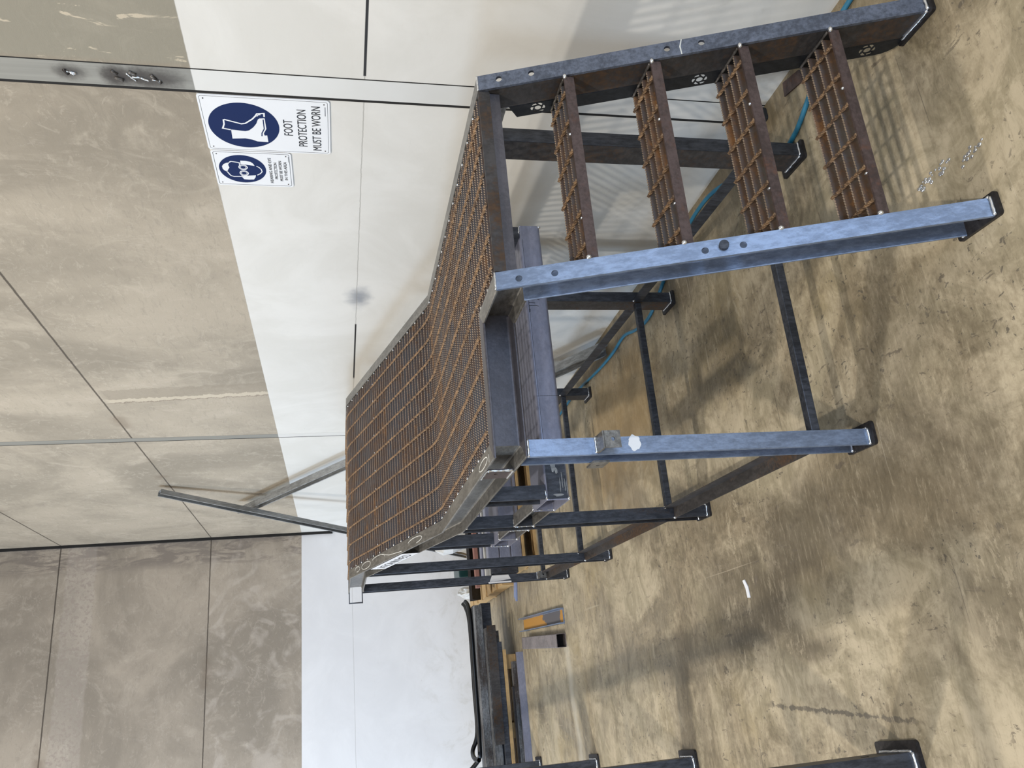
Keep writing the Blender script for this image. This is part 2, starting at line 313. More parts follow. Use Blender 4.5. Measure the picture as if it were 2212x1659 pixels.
# ------------------------------------------------------------------ mesh helpers
class MB:
    def __init__(s): s.v = []; s.f = []
    def add(s, vs, fs):
        o = len(s.v); s.v += [V(p) for p in vs]; s.f += [tuple(i+o for i in f) for f in fs]
    def box(s, a, b):
        x0, y0, z0 = a; x1, y1, z1 = b
        s.add([(x0,y0,z0),(x1,y0,z0),(x1,y1,z0),(x0,y1,z0),(x0,y0,z1),(x1,y0,z1),(x1,y1,z1),(x0,y1,z1)],
              [(0,3,2,1),(4,5,6,7),(0,1,5,4),(1,2,6,5),(2,3,7,6),(3,0,4,7)])
        return s
    def extrude(s, prof, p0, p1, U, W, n0=None, n1=None, hole=None):
        """closed outline prof in (U, W) swept from p0 to p1, ends cut by planes with normals n0, n1"""
        p0, p1, U, W = V(p0), V(p1), V(U), V(W); d = (p1-p0).normalized()
        n0 = V(n0) if n0 is not None else d; n1 = V(n1) if n1 is not None else d
        def ring(p, nn, pr):
            out = []
            for u, w in pr:
                o = U*u + W*w; out.append(p + o - d*(o.dot(nn)/d.dot(nn)))
            return out
        k = len(prof); a = ring(p0, n0, prof); b = ring(p1, n1, prof)
        fs = [(i, (i+1) % k, (i+1) % k+k, i+k) for i in range(k)]
        if hole:
            h = len(hole); c = ring(p0, n0, hole); e = ring(p1, n1, hole)
            vs = a+b+c+e; o = 2*k
            fs += [(o+(i+1) % h, o+i, o+i+h, o+(i+1) % h+h) for i in range(h)]
            if h == k:
                for i in range(k):
                    j = (i+1) % k
                    fs.append((i, o+i, o+j, j)); fs.append((k+i, k+j, o+h+j, o+h+i))
            s.add(vs, fs)
        else:
            t = tessellate_polygon([[V((u, w, 0)) for u, w in prof]])
            for q in t: fs.append(tuple(q)); fs.append(tuple(i+k for i in reversed(q)))
            s.add(a+b, fs)
        return s
    def plate(s, loops, o, U, W, nrm, th):
        """flat plate: loops[0] outline, the others holes, in (U, W) from o, thickness th along nrm"""
        o, U, W, nrm = V(o), V(U), V(W), V(nrm)
        pts = [p for lp in loops for p in lp]; k = len(pts)
        a = [o+U*p[0]+W*p[1] for p in pts]; b = [p+nrm*th for p in a]
        fs = []
        for q in tessellate_polygon([[V((p[0], p[1], 0)) for p in lp] for lp in loops]):
            fs.append(tuple(q)); fs.append(tuple(i+k for i in reversed(q)))
        i0 = 0
        for lp in loops:
            n_ = len(lp)
            for i in range(n_): fs.append((i0+i, i0+(i+1) % n_, i0+(i+1) % n_+k, i0+i+k))
            i0 += n_
        s.add(a+b, fs); return s
    def tube(s, pts, r, seg=10, caps=True, twist=0.0, square=False):
        pts = [V(p) for p in pts]; k = 4 if square else seg; prev = None; vs = []
        for i, p in enumerate(pts):
            t = (pts[min(i+1, len(pts)-1)]-pts[max(i-1, 0)]).normalized()
            if prev is None: prev = t.orthogonal().normalized()
            u = (prev - t*prev.dot(t)).normalized(); prev = u; w = t.cross(u)
            rr = r[i] if isinstance(r, (list, tuple)) else r
            for j in range(k):
                a = 2*math.pi*j/k + twist*i
                vs.append(p + u*(rr*math.cos(a)) + w*(rr*math.sin(a)))
        fs = [(i*k+j, i*k+(j+1) % k, (i+1)*k+(j+1) % k, (i+1)*k+j) for i in range(len(pts)-1) for j in range(k)]
        if caps: fs += [tuple(range(k-1, -1, -1)), tuple((len(pts)-1)*k+j for j in range(k))]
        s.add(vs, fs); return s
    def blob(s, c, r, sq=(1, 1, 1)):
        c = V(c); vs = []; fs = []; nu, nv = 8, 5
        for i in range(nv+1):
            th = math.pi*i/nv
            for j in range(nu):
                ph = 2*math.pi*j/nu
                vs.append(c+V((r*sq[0]*math.sin(th)*math.cos(ph), r*sq[1]*math.sin(th)*math.sin(ph), r*sq[2]*math.cos(th))))
        for i in range(nv):
            for j in range(nu): fs.append((i*nu+j, i*nu+(j+1) % nu, (i+1)*nu+(j+1) % nu, (i+1)*nu+j))
        s.add(vs, fs); s.mark(); return s
    def bead(s, a, b, r=0.004):
        a, b = V(a), V(b); L = (b-a).length; k = max(2, int(L/(r*1.3)))
        pts = [a.lerp(b, i/k)+V((random.uniform(-1, 1), random.uniform(-1, 1), random.uniform(-1, 1)))*r*0.15 for i in range(k+1)]
        s.tube(pts, [r*random.uniform(0.75, 1.15) for _ in pts], 7); s.mark(); return s
    def mark(s):
        s.cuts = getattr(s, 'cuts', [])+[(len(s.v), len(s.f))]; return s
    def pieces(s):
        out = []; c = getattr(s, 'cuts', []); c = [(0, 0)]+c+([(len(s.v), len(s.f))] if not c or c[-1][0] < len(s.v) else [])
        for (v0, f0), (v1, f1) in zip(c[:-1], c[1:]):
            m_ = MB(); m_.v = s.v[v0:v1]; m_.f = [tuple(i-v0 for i in f) for f in s.f[f0:f1]]; out.append(m_)
        return out
    def build(s, name, mat, parent=None, off=(0, 0, 0), bev=0.0, smooth=False):
        me = bpy.data.meshes.new(name); off = V(off)
        me.from_pydata([p-off for p in s.v], [], s.f); me.validate()
        bm = bmesh.new(); bm.from_mesh(me)
        bmesh.ops.remove_doubles(bm, verts=bm.verts, dist=1e-6)
        bmesh.ops.recalc_face_normals(bm, faces=bm.faces); bm.to_mesh(me); bm.free()
        for mt in (mat if isinstance(mat, list) else [mat]): me.materials.append(mt)
        if isinstance(mat, list) and hasattr(s, 'tips') and len(me.polygons) == len(s.f):
            for i in s.tips: me.polygons[i].material_index = 1
        if smooth:
            for p in me.polygons: p.use_smooth = True
        o = bpy.data.objects.new(name, me); COL.objects.link(o)
        if parent: o.parent = parent
        if bev:
            md = o.modifiers.new('soft_edges', 'BEVEL'); md.width = bev; md.segments = 2; md.limit_method = 'ANGLE'; md.angle_limit = 0.6
        return o
def cprof(D=0.10, B=0.052, tf=0.0085, tw=0.006, r=0.008):
    """channel section: web back at u=0, flanges out to u=B, w from 0 (top) to D"""
    p = [(0, 0), (B-0.002, 0), (B, 0.003), (B, tf*0.8), (B-0.002, tf*0.9)]
    for i in range(4):
        a = math.pi/2*i/3; p.append((tw+r-r*math.sin(a), tf+r-r*math.cos(a)))
    q = [(u, D-w) for u, w in reversed(p)]
    return p+q
def circle(cx, cy, r, n=20): return [(cx+r*math.cos(2*math.pi*i/n), cy+r*math.sin(2*math.pi*i/n)) for i in range(n)]
def rrect(x0, y0, x1, y1, r, n=5):
    out = []
    for cx, cy, a0 in ((x1-r, y1-r, 0), (x0+r, y1-r, 90), (x0+r, y0+r, 180), (x1-r, y0+r, 270)):
        for i in range(n+1):
            a = math.radians(a0+90*i/n); out.append((cx+r*math.cos(a), cy+r*math.sin(a)))
    return out
def empty(name, loc, rz=0.0):
    o = bpy.data.objects.new(name, None); COL.objects.link(o); o.location = loc; o.rotation_euler.z = rz
    o.empty_display_size = 0.1; return o
def tag(o, label, cat, group=None, kind=None):
    o['label'] = label; o['category'] = cat
    if group: o['group'] = group
    if kind: o['kind'] = kind
    return o
def struct(o): o['kind'] = 'structure'; return o
def text_mesh(name, body, size, mat, parent, mtx, sx=1.0, ext=0.0004, align='CENTER', bold=0.006):
    cu = bpy.data.curves.new(name, 'FONT'); cu.body = body; cu.size = size; cu.align_x = align; cu.align_y = 'CENTER'; cu.extrude = ext
    cu.space_character = 1.0; cu.offset = 0.0
    t = bpy.data.objects.new(name+'_tmp', cu); COL.objects.link(t)
    dg = bpy.context.evaluated_depsgraph_get()
    me = bpy.data.meshes.new_from_object(t.evaluated_get(dg)); me.name = name
    bpy.data.objects.remove(t); bpy.data.curves.remove(cu)
    me.transform(Matrix.Diagonal((sx, 1, 1, 1))); me.transform(mtx)
    me.materials.clear(); me.materials.append(mat)
    o = bpy.data.objects.new(name, me); COL.objects.link(o)
    if parent: o.parent = parent
    return o
def stroke(mb, pts, w, o, U, W, nrm, th):
    """a flat mitred line of width w through pts"""
    p = [V((a, b, 0)) for a, b in pts]; lf, rt = [], []
    for i, q in enumerate(p):
        d0_ = (q-p[i-1]).normalized() if i else (p[1]-q).normalized()
        d1_ = (p[i+1]-q).normalized() if i < len(p)-1 else d0_
        n0_, n1_ = V((-d0_.y, d0_.x, 0)), V((-d1_.y, d1_.x, 0)); m_ = n0_+n1_
        m_ = m_.normalized() if m_.length > 1e-4 else n0_
        k = min(1.6, 1/max(0.3, m_.dot(n0_)))*w/2
        lf.append(q+m_*k); rt.append(q-m_*k)
    o, U, W, nrm = V(o), V(U), V(W), V(nrm); n_ = len(p); vs = []
    for h in (0, th):
        for side in (lf, rt): vs += [o+U*q.x+W*q.y+nrm*h for q in side]
    fs = []
    for i in range(n_-1):
        fs += [(i, i+1, n_+i+1, n_+i), (2*n_+i, 3*n_+i, 3*n_+i+1, 2*n_+i+1), (i, 2*n_+i, 2*n_+i+1, i+1), (n_+i, n_+i+1, 3*n_+i+1, 3*n_+i)]
    fs += [(0, n_, 3*n_, 2*n_), (n_-1, 3*n_-1, 4*n_-1, 2*n_-1)]
    mb.add(vs, fs)

# ------------------------------------------------------------------ the hall
WX, BY = 2.0, 10.2
struct(MB().box((-9, -7, -0.2), (WX, BY, 0)).build('floor', M['floor']))
struct(MB().box((WX, -3, -0.2), (WX+0.18, BY, 6.9)).build('wall_right', M['wall_side']))
struct(MB().box((-9, BY, -0.2), (WX+0.18, BY+0.18, 6.9)).build('wall_back', M['wall_end']))
# steel flats cast into the panel joints, painted below the paint line like the wall
def mk_flat():
    mt, nt, b = nmat('galvanised_column_flat'); n = N(nt); co = n.coord(); z = n.sep(co)[2]
    st = n.noise(n.scale(co, (1, 30, 0.6)), 2.2, 6, 0.6); f = n.noise(co, 9, 6, 0.7)
    c = n.mix(st, (0.20, 0.195, 0.17), (0.36, 0.35, 0.31))
    for yy, zz, sc in ((2.28, 2.475, 20), (2.265, 2.335, 22), (2.30, 2.33, 22), (2.285, 2.285, 14), (2.285, 2.21, 13)):
        v = n.scale(co, (0, sc, sc*0.7), (0, 0, 0), (0, -yy*sc, -zz*sc*0.7))
        ln = n.new('ShaderNodeVectorMath', operation='LENGTH'); n.put(ln.inputs[0], v)
        k = n.ramp(n.math('ADD', ln.outputs['Value'], n.math('MULTIPLY_ADD', f, 1.2, -0.6)), 0.2, 1.0, 1, 0)
        c = n.mix(n.math('MULTIPLY', k, 0.85), c, (0.045, 0.036, 0.03))
    pm = n.noise(co, 3, 5, 0.6)
    c = n.mix(n.ramp(z, 2.093, 2.097, 1, 0), c, n.mix(pm, (0.68, 0.66, 0.61), (0.78, 0.77, 0.73)))
    n.put(b.inputs['Base Color'], c); b.inputs['Roughness'].default_value = 0.5; b.inputs['Metallic'].default_value = 0.15
    return mt
M['flat'] = mk_flat()
M['gap'] = plain('dark_joint', (0.012, 0.011, 0.010), 0.9)
t1 = struct(MB().box((WX-0.0012, 2.232, 0), (WX+0.01, 2.331, 6.9)).build('trim_1', M['flat']))
gp = MB().box((WX-0.0014, 2.331, 0), (WX+0.01, 2.343, 6.9)).build('joint_gap', M['gap'], t1)
gp = MB().box((WX-0.0012, 2.228, 0), (WX+0.01, 2.232, 6.9)).build('joint_gap', M['gap'], t1)
def scar(pts, r, mat):
    mb = MB()
    for a, b in zip(pts[:-1], pts[1:]): mb.v and None; mb.bead((WX-0.002, a[0], a[1]), (WX-0.002, b[0], b[1]), r)
    mb.cuts = []; mb.build('weld_scar', mat, t1, smooth=True)
for pts, r, mk in (([(2.272, 2.49), (2.279, 2.475), (2.292, 2.462)], 0.004, 'weld'), ([(2.279, 2.475), (2.284, 2.455)], 0.005, 'weld'), ([(2.27, 2.488), (2.288, 2.48)], 0.006, 'scar'),
                   ([(2.262, 2.345), (2.276, 2.33)], 0.007, 'scar'), ([(2.29, 2.34), (2.304, 2.315)], 0.007, 'scar'), ([(2.268, 2.30), (2.285, 2.29), (2.303, 2.276)], 0.004, 'weld'),
                   ([(2.284, 2.285), (2.286, 2.26), (2.298, 2.235)], 0.0035, 'weld'), ([(2.262, 2.292), (2.272, 2.27)], 0.006, 'scar'), ([(2.27, 2.225), (2.288, 2.215), (2.306, 2.20)], 0.006, 'scar'), ([(2.292, 2.225), (2.296, 2.20)], 0.0035, 'weld')):
    scar(pts, r, M[mk])
t2 = struct(MB().box((WX-0.0012, 6.185, 0), (WX+0.01, 6.265, 6.9)).build('trim_2', M['flat']))
MB().box((WX-0.0014, 6.265, 0), (WX+0.01, 6.276, 6.9)).build('joint_gap', M['gap'], t2)
struct(MB().box((WX-0.03, BY-0.03, 1.72), (WX-0.0005, BY-0.0005, 6.9)).build('trim_3', M['gap']))

# ------------------------------------------------------------------ safety signs on the side wall
SU, SW, SN = V((0, -1, 0)), V((0, 0, 1)), V((-1, 0, 0))
def sgn_mtx(cx, cz, lift):   # text: reading direction -Y, up Z, facing -X
    mm = Matrix(((0, 0, -1, -lift), (-1, 0, 0, -cx), (0, 1, 0, cz), (0, 0, 0, 1)))
    return mm
def mmpts(l): return [(a/1000, b/1000) for a, b in l]
SG = empty('safety_sign', (WX-0.001, 2.4965, 1.872))
tag(SG, 'larger white and blue FOOT PROTECTION MUST BE WORN sign beside the wall joint', 'sign')
def sign_board(root, w, h, border):
    MB().plate([rrect(-w/2, -h/2, w/2, h/2, 0.012)], (0, 0, 0), SU, SW, SN, 0.003).build('board', M['white'], root)
    b = 0.007
    MB().plate([rrect(-w/2+b, -h/2+b, w/2-b, h/2-b, 0.009), rrect(-w/2+b+border, -h/2+b+border, w/2-b-border, h/2-b-border, 0.008)], (-0.003, 0, 0), SU, SW, SN, 0.0003).build('border', M['ink'], root)
    for sx in (-1, 1):
        for sz in (-1, 1):
            MB().plate([circle(sx*(w/2-0.02), sz*(h/2-0.02), 0.0026, 10)], (-0.003, 0, 0), SU, SW, SN, 0.001).build('rivet', M['rusty'], root)
sign_board(SG, 0.303, 0.450, 0.0012)
MB().plate([circle(-0.0055, 0.0815, 0.1235, 64)], (-0.003, 0, 0), SU, SW, SN, 0.0004).build('blue_disc', M['blue'], SG)
bt = MB()
boot = mmpts([(-29.4,130.2),(-34.8,80.6),(-29.4,66.8),(-11.2,50.4),(10.7,37.7),(34,30.3),(39.8,24.6),(42.2,6.1),(9.2,5.4),(-16,4.8),(-42.5,15.9),(-55.3,14.3),(-53.7,4.7),(-91.8,3.8),(-90.4,43.1),(-80.8,61.2),(-76.1,85),(-80.9,131.1)])
bt.plate([boot], (-0.0034, 0, 0), SU, SW, SN, 0.0004)
stroke(bt, mmpts([(-30.3,131.7),(-24.1,158.4),(-0.5,151),(22.1,150.4),(24.5,145.7),(5.6,90.8),(9.7,75.9),(34.5,49.9),(51.7,37.8),(64.4,31.4),(68.5,6.4),(50.2,7.2)]), 0.0056, (-0.0034, 0, 0), SU, SW, SN, 0.0004)
stroke(bt, mmpts([(50.1,32.8),(59.9,26.7),(60.6,18.8)]), 0.0035, (-0.0034, 0, 0), SU, SW, SN, 0.0004)
bt.build('boot_symbol', M['white'], SG)
bl = MB(); stroke(bl, mmpts([(35.5,11.9),(-16.6,12.4),(-40.9,22.5),(-58.3,24)]), 0.004, (-0.0038, 0, 0), SU, SW, SN, 0.0003)
bl.build('sole_line', M['blue'], SG)
for body, cz, w in (('FOOT', -0.075, 0.087), ('PROTECTION', -0.1255, 0.207), ('MUST BE WORN', -0.177, 0.248)):
    t = text_mesh('lettering', body, 0.046, M['ink'], SG, Matrix.Identity(4))
    xs = [v.co.x for v in t.data.vertices]; k = w/(max(xs)-min(xs))
    t.data.transform(Matrix.Diagonal((k, 1, 1, 1))); t.data.transform(sgn_mtx(-0.005, cz, 0.0034))
tm = MB(); stroke(tm, [(0.07, -0.2085), (0.118, -0.2085)], 0.0022, (-0.003, 0, 0), SU, SW, SN, 0.0003)
tm.build('small_print', M['ink'], SG)
SH = empty('safety_sign', (WX-0.001, 2.764, 1.946))
tag(SH, 'smaller white and blue HEARING AND EYE PROTECTION sign below the paint line', 'sign')
sign_board(SH, 0.222, 0.296, 0.0016)
MB().plate([circle(0.0, 0.041, 0.0885, 56)], (-0.003, 0, 0), SU, SW, SN, 0.0004).build('blue_disc', M['blue'], SH)
hd = MB(); oo = (-0.0034, 0, 0)
hd.plate([mmpts([(14.5,117),(27.9,109.7),(36.3,98.9),(40.5,85.8),(25.7,93.2),(16.3,91.6),(6.7,90.5),(-3.4,95.4),(-10.9,99.2),(-20.7,99),(-14.1,109.5),(-2.4,116.4)])], oo, SU, SW, SN, 0.0004)
for l in ([(36.9,90.5),(47.1,80.9),(45.1,68.6),(40.8,48.1)], [(-16,102.6),(-32.8,96.2),(-44.9,90.5),(-50.2,79.7),(-48.2,49.4)]): stroke(hd, mmpts(l), 0.0045, oo, SU, SW, SN, 0.0004)
hd.plate([mmpts([(54.3,44.6),(54.3,25.6),(48.5,6.6),(37.2,-2.2),(24.4,-5.7),(33.8,46.1)])], oo, SU, SW, SN, 0.0004)
hd.plate([mmpts([(-48.2,50.2),(-65.9,42.6),(-67.7,24),(-65.5,4.9),(-51.3,-2.3),(-37.1,-5.1),(-44.5,46.1)])], oo, SU, SW, SN, 0.0004)
for cx, cz in ((0.0127, 0.0385), (-0.0255, 0.0383)):
    hd.plate([circle(cx, cz, 0.0175, 28), circle(cx, cz, 0.0135, 28)], oo, SU, SW, SN, 0.0004)
    hd.plate([circle(cx, cz, 0.0115, 28), circle(cx, cz, 0.0095, 28)], oo, SU, SW, SN, 0.0004)
stroke(hd, mmpts([(40, 50), (27, 50)]), 0.004, oo, SU, SW, SN, 0.0004); stroke(hd, mmpts([(-48, 50), (-40, 48)]), 0.004, oo, SU, SW, SN, 0.0004)
stroke(hd, mmpts([(23,-13),(14.4,-22.7),(2.7,-29.4),(-12,-31),(-24.9,-23.5),(-35.7,-11)]), 0.004, oo, SU, SW, SN, 0.0004)
hd.build('head_symbol', M['white'], SH)
for body, cz, w in (('HEARING AND EYE', -0.0655, 0.163), ('PROTECTION', -0.0850, 0.106), ('MUST BE WORN', -0.1038, 0.130), ('IN THIS AREA', -0.1228, 0.119)):
    t = text_mesh('lettering', body, 0.0165, M['ink'], SH, Matrix.Identity(4))
    xs = [v.co.x for v in t.data.vertices]; k = w/(max(xs)-min(xs))
    t.data.transform(Matrix.Diagonal((k, 1, 1, 1))); t.data.transform(sgn_mtx(-0.004, cz, 0.0034))
tm = MB(); stroke(tm, [(0.055, -0.137), (0.09, -0.137)], 0.0016, (-0.003, 0, 0), SU, SW, SN, 0.0003)
tm.build('small_print', M['ink'], SH)

# ------------------------------------------------------------------ the access platform (local axes: x across, y along)
A = math.radians(1.54)
OFF = V((1.07, 3.9, 0))
def l2w(p): p = V(p); return V((p.x*math.cos(A)+p.y*math.sin(A), -p.x*math.sin(A)+p.y*math.cos(A), p.z))
AP = empty('access_platform', l2w(OFF), -A)
tag(AP, 'large rusty welded steel access platform with grating deck and ladder stair', 'platform')
def P(mb, name, mat, parent=AP, **k):
    if name == 'weld_bead': return [q.build(name, mat, parent, OFF, **k) for q in mb.pieces()][-1]
    return mb.build(name, mat, parent, OFF, **k)
X, Y, Z = V((1, 0, 0)), V((0, 1, 0)), V((0, 0, 1))
ZD, ZT = 1.214, 1.583            # lower deck, upper deck
YB, YT, YE = 3.39, 4.88, 5.86    # bend, top of ramp, end
XL, XR, XS = 0.589, 1.605, 1.000 # web planes: left, right, stair left
FL = 0.052
PR = cprof()
sd = V((0, -0.3445, -0.9388))    # ladder direction going down
sv = V((0, 0.9388, -0.3445))     # depth of the stringers
rd = V((0, YT-YB, ZT-ZD)).normalized(); rv = V((0, rd.z, -rd.y))
mit1 = (Y+rd).normalized()       # bend cut
ms = (Y-sd).normalized()
# frame channels, all opening outwards
def frame(p0, p1, U, W, n0=None, n1=None, mat='grind'):
    return P(MB().extrude(PR, p0, p1, U, W, n0, n1), 'frame_channel', M[mat])
dg1 = V((1, -1, 0)).normalized()
frame((XL, 2.179, ZD), (XS, 2.179, ZD), -Y, -Z, dg1, dg1, 'web')
frame((XS, 1.905, ZD), (XS, 2.179, ZD), -X, -Z, ms, V((-1, 1, 0)).normalized())
frame((XL, 2.179, ZD), (XL, YB, ZD), -X, -Z, V((-1, 1, 0)).normalized(), mit1)
frame((XL, YB, ZD), (XL, YT, ZT), -X, rv, mit1, mit1)
frame((XL, YT, ZT), (XL, YE, ZT), -X, -Z, mit1, Y)
frame((XR, 1.905, ZD), (XR, YB, ZD), X, -Z, ms, mit1)
frame((XR, YB, ZD), (XR, YT, ZT), X, rv, mit1, mit1)
frame((XR, YT, ZT), (XR, YE, ZT), X, -Z, mit1, Y)
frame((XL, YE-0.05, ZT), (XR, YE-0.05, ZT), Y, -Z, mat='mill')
for y_, z_ in ((YB+0.08, ZD-0.035), (4.2, ZD+(4.2-YB)*0.2477-0.04), (YT, ZT-0.035), (2.75, ZD-0.035)):
    P(MB().box((XL+0.002, y_-0.025, z_-0.05), (XR-0.002, y_+0.025, z_)), 'cross_member', M['leg'])
# front cross member and plain nosing below the grating edge
P(MB().box((XS+0.007, 1.914, ZD-0.066), (XR-0.002, 1.962, ZD-0.0345)), 'cross_member', M['web'])
# --- grating
def path(s):
    """arc-length s along the deck, top surface -> (y, z, angle)"""
    a = math.atan2(ZT-ZD, YT-YB); y0 = 1.905; Rb = 0.85; tl = Rb*math.tan(a/2)
    l1 = YB-tl-y0
    if s < l1: return y0+s, ZD, 0.0
    s -= l1
    if s < Rb*a: t = s/Rb; return YB-tl+Rb*math.sin(t), ZD+Rb*(1-math.cos(t)), t
    s -= Rb*a; l2 = (YT-YB)/math.cos(a)-2*tl
    ys, zs = YB+tl*math.cos(a), ZD+tl*math.sin(a)
    if s < l2: return ys+s*math.cos(a), zs+s*math.sin(a), a
    s -= l2; ys += l2*math.cos(a); zs += l2*math.sin(a)
    if s < Rb*a: t = s/Rb; return ys+Rb*(math.sin(a)-math.sin(a-t)), zs+Rb*(math.cos(a-t)-math.cos(a)), a-t
    s -= Rb*a
    return YT+tl+s, ZT, 0.0
def smax():
    s = 0
    while path(s)[0] < YE-0.06: s += 0.01
    return s
SM = smax()
def serrated(mb, x0, x1, c, t, nrm, hgt=0.030, th=0.005, pitch=0.0085, dep=0.0030):
    """one notched bearing bar along x at point c (y, z), thickness along t, top along nrm"""
    k = int((x1-x0)/(pitch/2)); vs = []; fs = []
    for i in range(k+1):
        x = x0+(x1-x0)*i/k; top = 0.0 if i % 2 == 0 else -dep
        for nn, tt in ((top, -th/2), (top, th/2), (-hgt, th/2), (-hgt, -th/2)):
            vs.append(V((x, c[0], c[1]))+nrm*nn+t*tt)
    for i in range(k):
        for j in range(4):
            if j == 0: mb.tips = getattr(mb, 'tips', []); mb.tips.append(len(mb.f)+len(fs))
            fs.append((i*4+j, i*4+(j+1) % 4, (i+1)*4+(j+1) % 4, (i+1)*4+j))
    fs += [(0, 1, 2, 3), (k*4+3, k*4+2, k*4+1, k*4)]
    mb.add(vs, fs)
g = MB(); s = 0.045; spots = MB(); nb = 0
while s < SM:
    y, z, a = path(s); t = V((0, math.cos(a), math.sin(a))); nn = V((0, -math.sin(a), math.cos(a)))
    x0 = XS+0.004 if y < 2.19 else XL+0.003
    serrated(g, x0, XR-0.003, (y, z), t, nn)
    nb += 1
    if nb % 3 == 0:
        spots.blob((x0+0.003, y, z-0.004), 0.006, (1, 1, 0.7)); spots.blob((XR-0.006, y, z-0.004), 0.006, (1, 1, 0.7))
    s += 0.04
DG = P(g, 'deck_grating', [M['grate'], M['tip']])
xr = XL+0.045
while xr < XR-0.02:
    s0 = 0.03 if xr > XS+0.01 else 2.20-1.905
    k = int((SM-s0)/0.008); pts = []
    for i in range(k+1):
        y, z, a = path(s0+(SM-s0)*i/k)
        pts.append((xr, y-math.sin(a)*0.0, z+0.0005))
    P(MB().tube(pts, 0.0052, square=True, twist=math.pi*2*0.008/0.075), 'twisted_rod', M['rod'], DG)
    for ss in (2.43, 3.05, 0.35):
        y, z, a = path(ss)
        if ss > 0.4 or xr > XS: spots.blob((xr+0.006, y, z), 0.006, (1.1, 0.8, 0.6))
    xr += 0.1
P(spots, 'weld_spots', M['weld'], DG, smooth=True)['kind'] = 'stuff'
P(MB().box((XS+0.004, 1.905, ZD-0.034), (XR-0.003, 1.911, ZD)), 'nosing_bar', M['rusty'], DG)
# --- legs
def leg(x, sgn, y, ztop, slope=0.0, mat='leg'):
    n1 = Z if not slope else V((0, -rd.z, rd.y))
    o = P(MB().extrude(PR, (x, y+0.02, 0.010), (x, y+0.02, ztop), X*sgn, Y, Z, n1), 'leg', M[mat])
    e = x+sgn*(FL+0.004)
    xa, xb = sorted((x-sgn*0.020, e))
    P(MB().plate([rrect(xa, y-0.003, xb, y+0.143, 0.009), circle((xa+xb)/2+0.004*sgn, y+0.07, 0.007, 12)], (0, 0, 0), X, Y, Z, 0.010), 'base_plate', M['base'], o)
    w = MB()
    w.bead((x, y+0.017, 0.013), (x+sgn*FL, y+0.017, 0.013), 0.0045); w.bead((x+sgn*0.01, y+0.112, 0.013), (x+sgn*FL, y+0.112, 0.013), 0.0045)
    w.bead((x-sgn*0.002, y+0.02, 0.013), (x-sgn*0.002, y+0.12, 0.013), 0.0045)
    w.bead((x, y+0.018, ztop-0.002), (x+sgn*FL, y+0.018, ztop-0.002), 0.004)
    P(w, 'weld_bead', M['weld'], o, smooth=True)
    return o
ROWS = (2.115, 3.320, 4.745, 5.742)
TOPS = (ZD-0.1, ZD-0.1, ZD+(4.765-YB)*0.2477-0.103, ZT-0.1)
LL = [leg(XL, -1, y, z, i == 2, 'mill' if i == 0 else 'leg') for i, (y, z) in enumerate(zip(ROWS, TOPS))]  # front left leg takes the lighter steel, its sheen is in the colour
LR = [leg(XR, 1, y, z, i == 2) for i, (y, z) in enumerate(zip(ROWS, TOPS))]
for i, o in enumerate(LR):
    P(MB().box((XR-0.0008, ROWS[i]+0.022, 0.02), (XR, ROWS[i]+0.118, TOPS[i]-0.02)), 'rusted_web', M['rusty'], o)
# cleats: angle brackets on the front left and rear left legs
def cleat(parent, y, z, k=1.0):
    P(MB().box((XL-0.048, y-0.043, z-0.003), (XL-0.004, y+0.021, z+0.003)).box((XL-0.048, y-0.047, z-0.055), (XL-0.004, y-0.041, z+0.003)), 'cleat', M['redrust'], parent)
def angle_cleat(parent, x, y, z):
    a = MB().plate([[(0, 0), (0.05, 0), (0.05, -0.05), (0, -0.05)], circle(0.025, -0.027, 0.006, 12)], (x-0.05, y-0.045, z), X, Z, Y, 0.005)
    a.box((x-0.05, y-0.045, z-0.003), (x, y+0.022, z+0.003))
    c = P(a, 'cleat', M['grind'], parent)
    w = MB(); w.bead((x-0.05, y+0.018, z+0.005), (x, y+0.018, z+0.005), 0.0035)
    P(w, 'weld_bead', M['weld'], parent, smooth=True)
angle_cleat(LL[0], XL+0.002, 2.115, 0.905)
P(MB().plate([[(0, 0), (0.075, 0), (0.075, -0.05), (0, -0.05)], circle(0.04, -0.025, 0.006, 12)], (XL-0.062, 2.185, 0.905), Y, Z, X, 0.006), 'cleat', M['grind'], LL[0])
angle_cleat(LL[3], XL+0.002, 5.742, 0.235)
P(MB().plate([[(0.024*(1+0.12*math.sin(5*q))*math.cos(q), 0.019*(1+0.1*math.cos(7*q))*math.sin(q)) for q in [2*math.pi*i/24 for i in range(24)]]], (XL-0.02, 2.1345, 0.79), X, Z, -Y, 0.0006), 'paint_daub', M['white'], LL[0])
P(MB().plate([[(0.002, 0.573), (0.002, 0.452), (-0.030, 0.436), (-0.044, 0.594)]], (XL-0.004, 5.7605, 0), X, Z, -Y, 0.001).box((XL-0.056, 5.7505, 0.435), (XL-0.046, 5.7605, 0.60)), 'paper_note', M['paper'], LL[3])
# cleat plate between the flanges of the front left channel
P(MB().plate([[(2.30, -0.006), (2.405, -0.006), (2.405, -0.094), (2.30, -0.094)], circle(2.345, -0.045, 0.006, 12)], (XL-FL+0.004, 0, ZD), Y, Z, X, 0.006), 'cleat', M['redrust'])
P(MB().bead((XL-FL+0.003, 2.30, ZD-0.009), (XL-FL+0.003, 2.40, ZD-0.009), 0.004).bead((XL-FL+0.003, 2.30, ZD-0.091), (XL-FL+0.003, 2.40, ZD-0.091), 0.004).bead((XL-FL+0.004, 2.298, ZD-0.01), (XL-FL+0.004, 2.298, ZD-0.09), 0.004), 'weld_bead', M['weld'], smooth=True)
